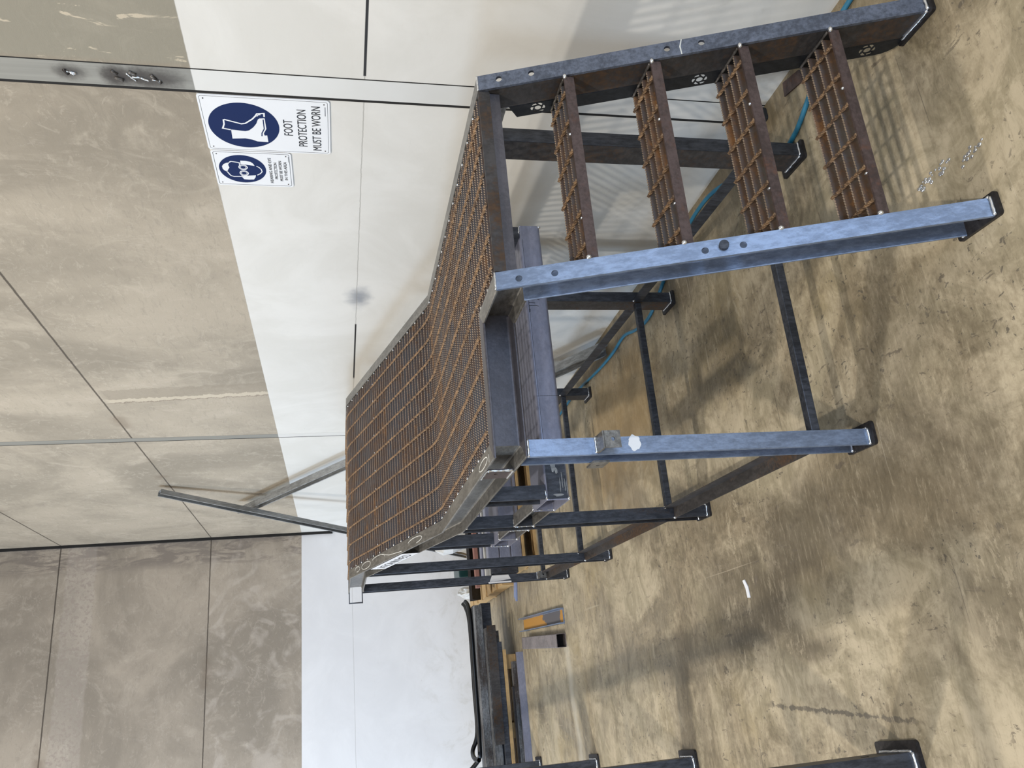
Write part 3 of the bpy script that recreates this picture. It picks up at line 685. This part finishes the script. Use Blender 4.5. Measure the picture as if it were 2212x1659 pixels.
# open strap bracket on the far left corner
P(MB().box((0.465, 5.75, 1.575), (XL-0.03, 5.80, 1.581)).box((0.465, 5.75, 1.487), (XL-0.03, 5.80, 1.493)).box((0.465, 5.75, 1.487), (0.471, 5.80, 1.581)), 'strap_bracket', M['leg'])
# --- ladder stair
TOPP = V((0, 1.905, ZD)); LST = (TOPP.z-0.010)/0.9388
def stringer(x, sgn):
    p0 = V((x, 1.905, ZD)); p1 = p0+sd*LST
    prof = cprof()
    # web and bottom flange, then the top flange as a drilled plate
    low = [(0, 0.0085)]+[(u, w) for u, w in prof if w > 0.05 or u <= 0.0061]
    low = [(0, 0.008), (0.006, 0.008)]+[(u, w) for u, w in prof if w > 0.05]
    mb = MB().extrude(low, p0, p1, X*sgn, sv, ms, Z)
    L0 = -FL*0.0
    cut = lambda w: 0.0
    holes = [circle(FL*0.55, d_, 0.0095, 20) for d_ in (0.065, 0.163, 0.563, 0.662)]
    # local plate axes: u outward, d down the ladder
    topc = 0.0; dl = LST
    mb.plate([[(0, topc), (FL, topc), (FL, dl), (0, dl)]]+holes, p0, X*sgn, sd, sv, 0.0085)
    o = P(mb, 'stringer', M['mill' if sgn < 0 else 'mid'])  # left stringer in the lighter steel with the sheen painted in
    e = x+sgn*(FL+0.004); xa, xb = sorted((x-sgn*0.012, e))
    y0 = p1.y
    P(MB().plate([rrect(xa, y0-0.018, xb, y0+0.130, 0.009), circle((xa+xb)/2+sgn*0.008, y0+0.05, 0.006, 12)], (0, 0, 0), X, Y, Z, 0.010), 'base_plate', M['base'], o)
    w = MB(); w.bead((x, y0-0.003, 0.013), (x+sgn*FL, y0-0.003, 0.013), 0.005).bead((x+sgn*0.01, y0+0.108, 0.013), (x+sgn*FL, y0+0.108, 0.013), 0.005)
    w.bead((x-sgn*0.002, y0, 0.013), (x-sgn*0.002, y0+0.11, 0.013), 0.005); w.bead((x, 1.905, ZD), (x+sgn*FL, 1.905, ZD), 0.003)
    P(w, 'weld_bead', M['weld'], o, smooth=True)
    # black plate carrying the back half of the treads, with laser cut pinwheels
    a0, a1 = 0.09, 0.152; Lk = LST-0.03
    outline = [(a0, 0.075), (a1, 0.095), (a1, Lk-0.075)]
    for i in range(1, 6):
        t_ = math.pi/2*i/6; outline.append((a1-0.052*(1-math.cos(t_)), Lk-0.075+0.07*math.sin(t_)))
    outline.append((a0, Lk))
    loops = [outline]
    for d_ in (0.165, 0.66, 1.15):
        if d_ > Lk-0.06: continue
        c = (0.125, d_); Rw = 0.0222
        loops.append(circle(c[0], c[1], Rw*0.46, 14))
        for q in range(6):
            th = q*math.pi/3
            pt = lambda rr, aa: (c[0]+Rw*rr*math.cos(th+aa), c[1]+Rw*rr*math.sin(th+aa))
            loops.append([pt(0.60, 0.02), pt(1.0, 0.18), pt(1.06, 0.55), pt(1.0, 0.98), pt(0.80, 0.84), pt(0.66, 0.55)])
    P(MB().plate(loops, p0+X*sgn*0.0, sv, sd, X*sgn, 0.0022), 'logo_plate', M['black'], o)
    return o, p0
SLo, _ = stringer(XS, -1); SRo, _ = stringer(XR, 1)
# inner web faces show brown rust
for st, x, sg in ((SLo, XS, 1), (SRo, XR, -1)):
    P(MB().plate([[(0.0085, 0.03), (0.0955, 0.03+0.01), (0.0955, LST-0.046), (0.0085, LST-0.012)]], V((x, 1.905, ZD))+X*sg*0.0, sv, sd, X*sg, 0.0006), 'rusted_web', M['rusty'], st)
P(MB().tube([V((XS-0.024, 1.905, ZD))+sd*0.612-sv*0.001, V((XS-0.024, 1.905, ZD))+sd*0.612-sv*0.012], 0.013, 14), 'plug_weld', M['leg'], SLo, smooth=False)
P(MB().plate([[(0.0, 0.60), (0.028, 0.598), (0.052, 0.606), (0.052, 0.609), (0.028, 0.602), (0.0, 0.603)]], V((XR, 1.905, ZD))-sv*0.0006, X, sd, sv, 0.0005), 'chalk_mark', M['chalk'], SRo)
def tread(ztop):
    k = (ZD-ztop)/0.9388; yf = 1.905-0.3445*k+0.002
    root = MB().box((XS+0.002, yf, ztop-0.031), (XR-0.002, yf+0.006, ztop))
    o = P(root, 'stair_tread', M['redrust'])
    for i in range(1, 5):
        gb = MB(); serrated(gb, XS+0.004, XR-0.004, (yf+0.003+i*0.0375, ztop), Y, Z, 0.030, 0.005); P(gb, 'bearing_bar', [M['grate'], M['tip']], o)
    x = XS+0.05
    while x < XR-0.02:
        n_ = 22; rr = MB().tube([(x, yf+0.004+0.156*i/n_, ztop+0.0005) for i in range(n_+1)], 0.0055, square=True, twist=0.6); x += 0.1
        P(rr, 'twisted_rod', M['rod'], o)
    for xa, xb in ((XS+0.0008, XS+0.004), (XR-0.004, XR-0.0008)): P(MB().box((xa, yf+0.002, ztop-0.030), (xb, yf+0.158, ztop-0.004)), 'end_plate', M['black'], o)
    w = MB().blob((XS+0.004, yf-0.001, ztop-0.003), 0.008).blob((XR-0.004, yf-0.001, ztop-0.003), 0.008, (1.2, 1, 0.8)).blob((XS+0.13, yf+0.008, ztop), 0.006, (0.7, 1, 0.6)).blob((XR-0.2, yf+0.008, ztop), 0.005)
    P(w, 'weld_bead', M['weld'], o, smooth=True)
    P(MB().bead((XR-0.003, yf+0.01, ztop-0.002), (XR-0.003, yf+0.155, ztop-0.002), 0.0045), 'weld_bead', M['scar'], o, smooth=True)
for zt in (0.973, 0.734, 0.498, 0.262): tread(zt)
# --- fork pockets under the deck and the channels that join them
def hollow(mb, p0, p1, U, W, a, b, r, t):
    mb.extrude(rrect(0, 0, a, b, r), p0, p1, U, W, hole=rrect(t, t, a-t, b-t, max(0.001, r-t))); return mb
for y in (2.757, 3.690):
    fp = P(hollow(MB(), (0.532, y, 0.819), (1.662, y, 0.819), Y, Z, 0.221, 0.090, 0.012, 0.005), 'fork_pocket', M['tube'])
    if y < 3:
        sc = MB()
        for l in ([(1.345, .897), (1.34, .885), (1.33, .877)], [(1.332, .897), (1.333, .862), (1.330, .852)], [(1.318, .897), (1.316, .871)], [(1.305, .897), (1.306, .869), (1.302, .858)], [(1.285, .899), (1.29, .893), (1.278, .895)], [(1.35, .8965), (1.275, .8975)]):
            stroke(sc, [(a, b) for a, b in l], 0.0022, (0, 2.757, 0), X, Z, -Y, 0.0005)
        P(sc, 'marker_scribble', M['ink'], fp)
        dr = MB()
        stroke(dr, [(1.6, .8965), (0.56, .8965)], 0.0012, (0, 2.757, 0), X, Z, -Y, 0.0004); stroke(dr, [(0.93, .905), (0.93, .822)], 0.001, (0, 2.757, 0), X, Z, -Y, 0.0004)
        P(dr, 'scribed_line', M['ink'], fp)
        random.seed(5)
        edge = [(0.735+random.uniform(-0.02, 0.025), 0.826+0.076*i/9) for i in range(10)]
        P(MB().plate([[(0.536, 0.826)]+edge+[(0.536, 0.902)]], (0, 2.757, 0), X, Z, -Y, 0.0003), 'mill_scale_patch', M['leg'], fp)
        pt = MB()
        for cx, cz, w_, h_ in ((0.70, .888, .07, .010), (0.66, .872, .05, .02), (0.60, .842, .07, .004), (0.585, .833, .05, .004), (0.59, .851, .06, .004), (0.64, .861, .025, .012), (0.55, .86, .012, .04), (0.72, .878, .02, .012), (0.575, .826, .06, .003)):
            loop = []
            for i in range(14):
                a = 2*math.pi*i/14; k = random.uniform(0.7, 1.1); loop.append((cx+w_/2*k*math.cos(a), cz+h_/2*k*math.sin(a)))
            pt.plate([loop], (0, 2.7567, 0), X, Z, -Y, 0.0004)
        P(pt, 'bare_patches', M['galv'], fp)
for x, sg in ((XL, -1), (XR, 1)):
    for ya, yb in ((2.978, 3.340), (3.440, 3.690)):
        P(MB().extrude(cprof(0.09), (x, ya, 0.909), (x, yb, 0.909), X*sg, -Z), 'pocket_channel', M['grind'])
    for y in (2.757, 3.811):
        yb = y if y < 3 else 3.811
        zt_ = ZD-0.1 if y < 3.3 else ZD+(y-YB)*0.2477-0.105
        P(MB().extrude(PR, (x, yb, 0.909), (x, yb, zt_), X*sg, Y, Z, Z), 'hanger_post', M['leg'])
    w = MB()
    for y in (2.76, 2.975, 3.338, 3.442, 3.692, 3.905):
        w.bead((x+sg*FL, y, 0.906), (x+sg*0.02, y, 0.909), 0.004); w.bead((x+sg*(FL+0.0), y, 0.822), (x+sg*(FL+0.0), y, 0.905), 0.0028)
        w.blob((x+sg*FL, y, 0.822), 0.007)
    P(w, 'weld_bead', M['weld'], smooth=True)
# --- low braces
for y, row in zip(ROWS, range(4)):
    P(MB().extrude(rrect(0, 0, 0.030, 0.030, 0.003), (XL+0.003, y+0.03, 0.168), (XR-0.003, y+0.03, 0.168), Y, Z), 'cross_brace', M['leg'])
for x, sg in ((XL, -1), (XR, 1)):
    for a, b in zip(ROWS[:-1], ROWS[1:]):
        prof = [(0, 0), (0.05, 0), (0.05, 0.005), (0.005, 0.005), (0.005, 0.05), (0, 0.05)]
        o = P(MB().extrude(prof, (x+sg*0.002, a+0.121, 0.166), (x+sg*0.002, b+0.019, 0.166), X*sg, Z), 'angle_brace', M['rusty'] if sg < 0 else M['leg'])
        w = MB().blob((x+sg*0.05, b+0.018, 0.17), 0.007).blob((x+sg*0.004, b+0.018, 0.21), 0.007)
        P(w, 'weld_bead', M['weld'], o, smooth=True)
# --- tape with upside-down print on the ramp channel, chalk loops on its top flange
y0, y1 = 3.95, 4.49
zc = lambda y: ZD+(y-YB)*0.2477
tp = P(MB().plate([[(y0, zc(y0)-0.012), (y1, zc(y1)-0.012), (y1, zc(y1)-0.092), (y0, zc(y0)-0.092)]], (XL-FL-0.001, 0, 0), Y, Z, -X, 0.001), 'tape_strip', M['paper'])
sl = math.atan(0.2477)
tl = text_mesh('tape_print', 'CEANNOLN', 0.062, M['ink'], tp, Matrix.Identity(4), ext=0.0003)
xs = [v.co.x for v in tl.data.vertices]; k = 0.47/(max(xs)-min(xs)); tl.data.transform(Matrix.Diagonal((k, 1, 1, 1)))
ctr = V((XL-FL-0.0025, (y0+y1)/2, (zc(y0)+zc(y1))/2-0.052))-OFF
tu = V((0, math.cos(sl), math.sin(sl))); tw_ = V((0, -math.sin(sl), math.cos(sl)))
mm = Matrix((tu, -tw_, -X)).transposed().to_4x4()
# keep it a rotation: reading direction towards the front, upside down
mm = Matrix((tu, -tw_, tu.cross(-tw_))).transposed().to_4x4(); mm.translation = ctr
tl.data.transform(mm)
ck = MB(); oC = V((XL-FL, YB, ZD))+V((0, 0, 0))
def loop3(cy, cx, ry, rx, n=16, a0=0, a1=6.283): return [(cx+rx*math.sin(a0+(a1-a0)*i/n), cy+ry*math.cos(a0+(a1-a0)*i/n)) for i in range(n+1)]
for l in (loop3(1.18, 0.028, 0.09, 0.018), loop3(0.95, 0.03, 0.12, 0.016, 12, 0.5, 3.4), loop3(0.35, 0.026, 0.10, 0.014, 12, 0.2, 4.5), [(0.008, 0.55), (0.02, 0.75), (0.045, 0.9)], loop3(1.36, 0.03, 0.05, 0.014, 12, 0, 5)):
    stroke(ck, l, 0.0028, oC, X, rd, -rv, 0.0004)
P(ck, 'chalk_mark', M['chalk'])
ck = MB(); stroke(ck, loop3(2.30, 0.024, 0.075, 0.013), 0.003, (XL-FL, 0, ZD), X, Y, Z, 0.0004); stroke(ck, [(0.006, 2.2), (0.03, 2.2)], 0.003, (XL-FL, 0, ZD), X, Y, Z, 0.0004)
P(ck, 'chalk_mark', M['chalk'])

# ------------------------------------------------------------------ second frame at the left edge of the photograph
FX0 = lambda y: -0.292-0.0665*(y-2.26)
F2 = empty('platform_frame', (FX0(4.7), 4.7, 0), math.radians(3.8))
tag(F2, 'second dark steel platform frame standing on base plates at the left edge', 'platform frame')
def Q(mb, name, mat, parent=F2, **k):
    if name == 'weld_bead': return [q.build(name, mat, parent, (0, 0, 0), **k) for q in mb.pieces()][-1]
    return mb.build(name, mat, parent, (0, 0, 0), **k)
prw = cprof(0.15, 0.07, 0.01, 0.008)
ys = (-2.42, -0.77, 0.86, 2.56)
for y in ys:
    for x, sg in ((0.0, -1), (-1.25, 1)):
        o = Q(MB().extrude(prw, (x, y, 0.012), (x, y, 1.15), X*sg, Y), 'leg', M['leg'])
        xa, xb = sorted((x-sg*0.032, x+sg*0.078))
        Q(MB().plate([rrect(xa, y-0.025, xb, y+0.178, 0.012)], (0, 0, 0), X, Y, Z, 0.012), 'base_plate', M['base'], o)
        w = MB().bead((x-sg*0.002, y, 0.015), (x-sg*0.002, y+0.15, 0.015), 0.006).bead((x, y-0.003, 0.015), (x+sg*0.07, y-0.003, 0.015), 0.006)
        Q(w, 'weld_bead', M['weld'], o, smooth=True)
    Q(MB().box((-1.245, y+0.05, 1.0), (-0.005, y+0.10, 1.05)), 'cross_member', M['leg'])
for x, sg in ((0.0, -1), (-1.25, 1)): Q(MB().extrude(prw, (x, ys[0], 1.30), (x, ys[-1]+0.15, 1.30), X*sg, -Z), 'frame_channel', M['leg'])
Q(MB().plate([circle(0.0, 0.0, 0.012, 16)], (0.0006, ys[0]+0.055, 0.135), Y, Z, X, 0.0006), 'bolt_hole', M['ink'])

# ------------------------------------------------------------------ steel leaning on and lying by the side wall
def ray_cam(px, py):
    a, b_ = (829.5-py)/FPX, (px-1106)/FPX
    return right*a+down*b_+fw
def uchan(name, p0, p1, w, d, face, mat, label, cat):
    """thin lipped channel from p0 to p1, open towards face"""
    p0, p1 = V(p0), V(p1); t = (p1-p0).normalized(); f = V(face); f = (f-t*f.dot(t)).normalized(); s_ = t.cross(f)
    th = 0.004
    prof = [(-w/2, 0), (w/2, 0), (w/2, d), (w/2-0.012, d), (w/2-0.012, d-th), (w/2-th, d-th), (w/2-th, th), (-w/2+th, th), (-w/2+th, d-th), (-w/2+0.012, d-th), (-w/2+0.012, d), (-w/2, d)]
    root = empty(name, p0)
    tag(root, label, cat)
    MB().extrude(prof, p0, p1, s_, f).build('channel_body', mat, root, p0)
    rib = MB()
    for q in (-0.22, 0.22): rib.extrude([(q*w-0.004, th), (q*w+0.004, th), (q*w+0.002, th+0.006), (q*w-0.002, th+0.006)], p0, p1, s_, f)
    rib.build('stiffening_rib', mat, root, p0)
    return root, p0, t, s_, f
uchan('strut_channel', (1.905, 4.27, 0.012), (1.925, 8.36, 2.60), 0.085, 0.06, (-1, 0, 0), M['galv'], 'longer galvanised strut channel leaning along the side wall behind the platform', 'strut')
uchan('strut_channel', (1.955, 7.62, 3.235), (1.478, 9.34, 0.165), 0.075, 0.045, (-1, -0.2, 0), M['galv'], 'galvanised strut channel leaning down from the wall toward the back corner', 'strut')

hp = [(1.95, 1.2, 0), (1.945, 1.669, 0), (1.90, 1.83, 0), (1.792, 2.013, 0), (1.753, 2.10, 0), (1.745, 2.20, 0), (1.80, 2.38, 0), (1.885, 2.56, 0), (1.935, 2.72, 0), (1.945, 2.87, 0), (1.925, 3.03, 0), (1.86, 3.28, 0), (1.775, 3.50, 0), (1.752, 3.64, 0), (1.775, 3.80, 0), (1.82, 3.98, 0), (1.805, 4.20, 0), (1.815, 4.5, 0), (1.857, 5.0, 0), (1.85, 5.45, 0), (1.82, 6.2, 0)]
def smooth_path(p, n=8):
    p = [V(q) for q in p]; out = []
    for i in range(len(p)-1):
        a, b_, c, d_ = p[max(0, i-1)], p[i], p[i+1], p[min(len(p)-1, i+2)]
        for j in range(n):
            t = j/n; out.append(0.5*((2*b_)+(c-a)*t+(2*a-5*b_+4*c-d_)*t*t+(-a+3*b_-3*c+d_)*t**3))
    return out+[p[-1]]
hz = [q+V((0, 0, 0.0095)) for q in smooth_path(hp)]
tag(MB().tube(hz, 0.009, 10).build('air_hose', M['hose'], smooth=True), 'blue air hose winding along the floor by the side wall', 'hose')
tag(MB().plate([rrect(1.935, 2.225, 1.99, 2.30, 0.01)], (0, 0, 0), X, Y, Z, 0.055).build('rubber_block', M['rubber'], bev=0.004), 'small black rubber block at the foot of the wall joint', 'block')
tag(MB().plate([[(1.90, 1.98), (1.955, 1.99), (1.985, 2.09), (1.93, 2.10)]], (0, 0, 0), X, Y, Z, 0.006).build('steel_offcut', M['redrust']), 'flat rusty steel offcut on the floor by the wall under the stair', 'offcut')
sp = 0
for (px, py, a, b_, lab) in ((2097, 331, .030, .018, 'silver weld spatter splash on the floor nearest the right of the stair foot'), (2030, 362, .032, .020, 'silver weld spatter splash between its two neighbours in front of the stair'), (1998, 398, .026, .014, 'silver weld spatter splash closest to the left stringer foot')):
    d = ray_cam(px, py); t = -1.64/d.z; c = V((0, 0, 1.64))+d*t; w = MB()
    for i in range(14): w.blob((c.x+random.gauss(0, a*0.35), c.y+random.gauss(0, a*0.6), 0.0015), random.uniform(0.003, 0.007), (1, 1.2, 0.35))
    tag(w.build('weld_spatter', M['weld'], smooth=True), lab, 'weld spatter', 'weld spatter by the stair foot')
d = ray_cam(1612, 1268); c = V((0, 0, 1.64))-d*(1.64/d.z)
tag(MB().plate([[(c.x-.045, c.y-.02), (c.x+.0, c.y-.018), (c.x+.03, c.y+.0), (c.x+.028, c.y+.018), (c.x-.005, c.y+.004), (c.x-.043, c.y+.002)]], (0, 0, 0), X, Y, Z, 0.003).build('paper_scrap', M['paper']), 'small pale scrap of paper lying alone on the open floor', 'paper scrap')

# ------------------------------------------------------------------ two offcuts on the open floor
def dirv(a): return V((math.cos(a), math.sin(a), 0))
oc = empty('channel_offcut', (0.47, 6.70, 0))
tag(oc, 'short channel offcut with mustard yellow primer inside lying on the floor', 'channel offcut')
def mk_yel():
    mt, nt, b = nmat('patchy_yellow_primer'); n = N(nt); co = n.coord()
    k = n.math('ADD', n.ramp(n.math('ABSOLUTE', n.math('SUBTRACT', n.sep(co)[1], -0.36)), 0.0, 0.55, 0.35, 0), n.math('MULTIPLY', n.noise(co, 7, 6, 0.7), 0.5))
    n.put(b.inputs['Base Color'], n.mix(n.ramp(k, 0.44, 0.46), (0.46, 0.225, 0.03), (0.10, 0.095, 0.105))); b.inputs['Roughness'].default_value = 0.6
    return mt
M['yellow'] = mk_yel()
ax = V((-0.035, -1.0, 0)).normalized(); sx_ = V((1, -0.035, 0)).normalized()
a0 = -ax*0.70; a1 = ax*0.70
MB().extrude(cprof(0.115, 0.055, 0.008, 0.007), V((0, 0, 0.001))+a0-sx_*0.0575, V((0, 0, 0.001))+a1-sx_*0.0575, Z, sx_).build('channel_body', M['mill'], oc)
MB().box((-0.044, -0.69, 0.0082), (0.044, 0.69, 0.0088)).build('primed_web', M['yellow'], oc).rotation_euler.z = -0.035
rc = empty('tube_offcut', (0.30, 6.62, 0), -0.05)
tag(rc, 'short open-ended rectangular steel tube offcut lying beside the yellow channel', 'tube offcut')
hollow(MB(), (-0.05, -0.60, 0.0), (-0.05, 0.62, 0.0), X, Z, 0.10, 0.075, 0.008, 0.004).build('tube_body', M['cut'], rc)

# ------------------------------------------------------------------ pallets and stock behind the platform
def pallet(name, x0, x1, y0, y1, label):
    r_ = empty(name, ((x0+x1)/2, (y0+y1)/2, 0)); tag(r_, label, 'pallet'); of = V(r_.location)
    n_ = 7; w = (y1-y0)/(n_+0.6)
    for i in range(n_):
        yy = y0+(y1-y0-w*0.85)*i/(n_-1)
        MB().box((x0, yy, 0.108), (x1, yy+w*0.85, 0.127)).build('top_board', M['timber'], r_, of)
    for xx in (x0, (x0+x1)/2-0.025, x1-0.05):
        MB().box((xx, y0, 0.02), (xx+0.05, y1, 0.108)).build('bearer', M['timber'], r_, of)
    for yy in (y0, (y0+y1)/2-0.05, y1-0.1):
        MB().box((x0, yy, 0), (x1, yy+0.1, 0.02)).build('bottom_board', M['timber'], r_, of)
    return r_
pallet('timber_pallet', 0.95, 1.93, 6.62, 7.55, 'nearer timber pallet under the square steel tubes behind the platform')
r_ = pallet('timber_pallet', 0.89, 1.93, 7.65, 9.70, 'longer timber pallet by the back corner with open left end')
def rhs(x0, x1, y, z, w, h, mat, label, group, name='steel_tube'):
    o = hollow(MB(), (x0, y, z), (x1, y, z), Y, Z, w, h, 0.010, 0.004).build(name, mat)
    tag(o, label, 'steel tube', group); return o
for k, nm in enumerate(('bottom', 'middle', 'top')):
    rhs(0.99+0.004*k, 1.95, 6.64, 0.128+0.0985*k, 0.10, 0.097, M['tube'], nm+' violet-grey square tube of the front stack on the nearer pallet', 'square tubes, front stack')
for k, nm in enumerate(('bottom', 'middle', 'top')):
    rhs(0.885+0.006*k, 1.92, 7.05, 0.128+0.094*k, 0.10, 0.092, M['tube'], nm+' grey square tube of the rear stack on the nearer pallet', 'square tubes, rear stack')
for k in range(2):
    rhs(0.90, 1.94, 6.85+0.09*k, 0.128, 0.085, 0.24, M['leg'], ('front' if k == 0 else 'rear')+' of two dark upright tubes standing between the square tube stacks', 'dark tubes between stacks')
def fbar(x0, x1, y, z, w, h, mat, label, cat='steel bar', group=None, name='steel_bar', bev=0.002):
    o = MB().box((x0, y, z), (x1, y+w, z+h)).build(name, mat, bev=bev); tag(o, label, cat, group); return o
fbar(0.885, 1.90, 6.86, 0.369, 0.06, 0.022, M['pale'], 'lower pale flat bar lying on the square tubes', group='pale flat bars')
fbar(0.885, 1.90, 6.86, 0.392, 0.06, 0.022, M['pale'], 'upper pale flat bar lying on the square tubes', group='pale flat bars')
fbar(0.96, 1.90, 7.75, 0.128, 0.16, 0.11, M['leg'], 'dark steel bar on the longer pallet behind the tubes', group='dark bars on the longer pallet')
fbar(0.94, 1.90, 7.75, 0.240, 0.14, 0.075, M['black'], 'black steel bar stacked on a dark bar on the longer pallet', group='dark bars on the longer pallet')
o = MB().box((0.90, 7.76, 0.317), (1.90, 7.84, 0.356))
tag(o.build('primed_bar', M['pink'], bev=0.002), 'red-brown primed bar with holes on top of the black bar', 'steel bar')
def angle_iron(x0, x1, y, z, s_, label):
    t = 0.008; q = math.sqrt(0.5); U, W = V((0, q, q)), V((0, -q, q))
    tag(MB().extrude([(0, 0), (s_, 0), (s_, t), (t, t), (t, s_), (0, s_)], (x0, y, z), (x1, y, z), U, W).build('angle_iron', M['base']), label, 'angle iron', 'angle irons on the pallet stack')
angle_iron(0.80, 1.90, 7.93, 0.317, 0.10, 'nearer brown angle iron lying corner down on the pallet stack')
angle_iron(0.82, 1.90, 8.12, 0.26, 0.11, 'farther brown angle iron lying corner down on the pallet stack')
tag(MB().box((1.115, 8.60, 0.128), (1.27, 9.0, 0.395)).build('green_case', M['green'], bev=0.01), 'dark green case standing on the pallet behind the angle irons', 'case')
w = MB()
random.seed(3)
nu, nv = 16, 9; vs = []; fs = []
for i in range(nv+1):
    th = math.pi*i/nv
    for j in range(nu):
        ph = 2*math.pi*j/nu; k = random.uniform(0.72, 1.15)
        vs.append((1.60+0.24*k*math.sin(th)*math.cos(ph), 8.7+0.28*k*math.sin(th)*math.sin(ph), max(0.128, 0.40+0.26*k*math.cos(th))))
for i in range(nv):
    for j in range(nu): fs.append((i*nu+j, i*nu+(j+1) % nu, (i+1)*nu+(j+1) % nu, (i+1)*nu+j))
w.add(vs, fs)
tag(w.build('plastic_wrap', M['wrap']), 'crumpled heap of pale plastic wrap on the pallet by the back corner', 'plastic wrap')
w = MB(); vs = []; fs = []
for i in range(nv+1):
    th = math.pi*i/nv
    for j in range(nu):
        ph = 2*math.pi*j/nu; k = random.uniform(0.75, 1.1)
        vs.append((1.03+0.07*k*math.sin(th)*math.cos(ph), 9.3+0.2*k*math.sin(th)*math.sin(ph), max(0.128, 0.20+0.12*k*math.cos(th))))
for i in range(nv):
    for j in range(nu): fs.append((i*nu+j, i*nu+(j+1) % nu, (i+1)*nu+(j+1) % nu, (i+1)*nu+j))
w.add(vs, fs)
tag(w.build('plastic_wrap', M['wrap']), 'small white tuft of plastic at the left end of the longer pallet', 'plastic wrap')
for k in range(3):
    tag(MB().extrude(rrect(0, 0, 0.018, 0.018, 0.002), (0.73+0.02*k, 7.60+0.03*k, 0.0), (0.92, 7.54+0.028*k, 0.0), Y, Z).build('blue_rod', M['bluebar']), ('nearest', 'middle', 'farthest')[k]+' of three short blue rods by the pallet corner', 'rod', 'short blue rods')

# ------------------------------------------------------------------ long bar stock along the back wall
XF = -3.2
pr = empty('timber_pallet', (-0.9, 8.2, 0)); tag(pr, 'long timber pallet carrying the bar stock along the back wall', 'pallet'); of = V(pr.location)
for i, yy in enumerate((7.80, 8.05, 8.32, 8.58)): MB().box((XF, yy, 0.117), (0.315 if i == 0 else 0.30, yy+0.10, 0.145)).build('top_board', M['timber'], pr, of)
for xx in (0.14, -0.46, -1.2, -2.0, -2.8):
    for yy in (7.84, 8.2, 8.56): MB().box((xx, yy, 0.018), (xx+0.13, yy+0.10, 0.117)).build('block', M['timber'], pr, of, bev=0.004)
for yy in (7.86, 8.22, 8.58): MB().box((XF, yy, 0.0), (0.26, yy+0.08, 0.018)).build('bottom_board', M['timber'], pr, of)
bc = empty('channel_bar', (-1.4, 7.63, 0)); tag(bc, 'blue-grey channel on the floor in front of the bar stock', 'channel')
MB().extrude(cprof(0.062, 0.035, 0.006, 0.005), V((XF, 7.605, 0.062))-V(bc.location), V((0.275, 7.585, 0.062))-V(bc.location), Y, -Z).build('channel_body', M['tube'], bc)
for px in (1560.5, 1586.5):
    d = ray_cam(1135, px); t = (7.603)/d.y; p = V((0, 0, 1.64))+d*t-V(bc.location)
    MB().plate([circle(0, 0, 0.008, 12)], (p.x, 7.5985-7.63, p.z), X, Z, -Y, 0.002).build('bolt_hole', M['ink'], bc)
fbar(XF, 0.20, 7.70, 0.0, 0.075, 0.085, M['flake'], 'flaking grey bar on the floor between blue channel and pallet', name='flat_bar')
fbar(XF, -0.02, 7.70, 0.086, 0.05, 0.02, M['base'], 'thin dark bar lying on the flaking floor bar', name='flat_bar')
rows = [(0.39, 7.82, 0.146, 0.10, 0.05, 'leg', 'dark square bar lying directly on the pallet at the front'),
        (0.50, 7.93, 0.146, 0.11, 0.062, 'flake', 'flaking bar behind the dark square bar on the pallet'),
        (0.53, 7.88, 0.209, 0.13, 0.072, 'flake', 'lower silver-flaked bar in the stack on the pallet'),
        (0.42, 8.05, 0.146, 0.18, 0.060, 'leg', 'dark flat bar in the pallet middle under the flaked bars'),
        (0.80, 8.26, 0.146, 0.22, 0.10, 'leg', 'long dark bar at the back of the pallet'),
        (0.76, 8.00, 0.283, 0.13, 0.070, 'flake', 'upper silver-flaked bar on top of the stack'),
        (0.78, 8.22, 0.248, 0.15, 0.082, 'black', 'black bar behind the upper silver-flaked bar')]
for x1, y, z, w_, h_, mt, lab in rows: fbar(XF, x1, y, z, w_, h_, M[mt], lab, group='bars on the pallet', name='steel_bar')
for k in range(3): fbar(-0.5, 0.545-0.02*k, 7.795+0.012*k, 0.197+0.0, 0.006, 0.085-0.008*k, M['rusty'], ('front', 'middle', 'rear')[k]+' of three thin brown strips on edge at the stack front', group='thin strips on edge', name='flat_strip', bev=0.0)
def pipe(pts, r, lab):
    mb = MB(); pts = smooth_path(pts, 6); mb.tube(pts, r, 16, caps=False); mb.tube(pts, r*0.8, 16, caps=False)
    o = mb.build('bent_pipe', M['pipe'], smooth=True); tag(o, lab, 'pipe', 'black bent pipes'); return o
pipe([(0.84, 8.40, 0.38), (0.79, 8.33, 0.365), (0.66, 8.28, 0.3585), (0.2, 8.27, 0.3585), (-0.2, 8.27, 0.3585), (-0.56, 8.28, 0.3585), (-0.64, 8.32, 0.37), (-0.70, 8.34, 0.42), (-0.74, 8.34, 0.47)], 0.021, 'black bent pipe with its left end turned up on the stack')
pipe([(0.83, 8.50, 0.39), (0.78, 8.45, 0.37), (0.6, 8.345, 0.3585), (0.0, 8.345, 0.3595), (-0.4, 8.35, 0.3595), (-0.56, 8.33, 0.42), (-0.62, 8.20, 0.425), (-0.63, 8.10, 0.40)], 0.021, 'black pipe behind the turned-up pipe, open end facing forward')
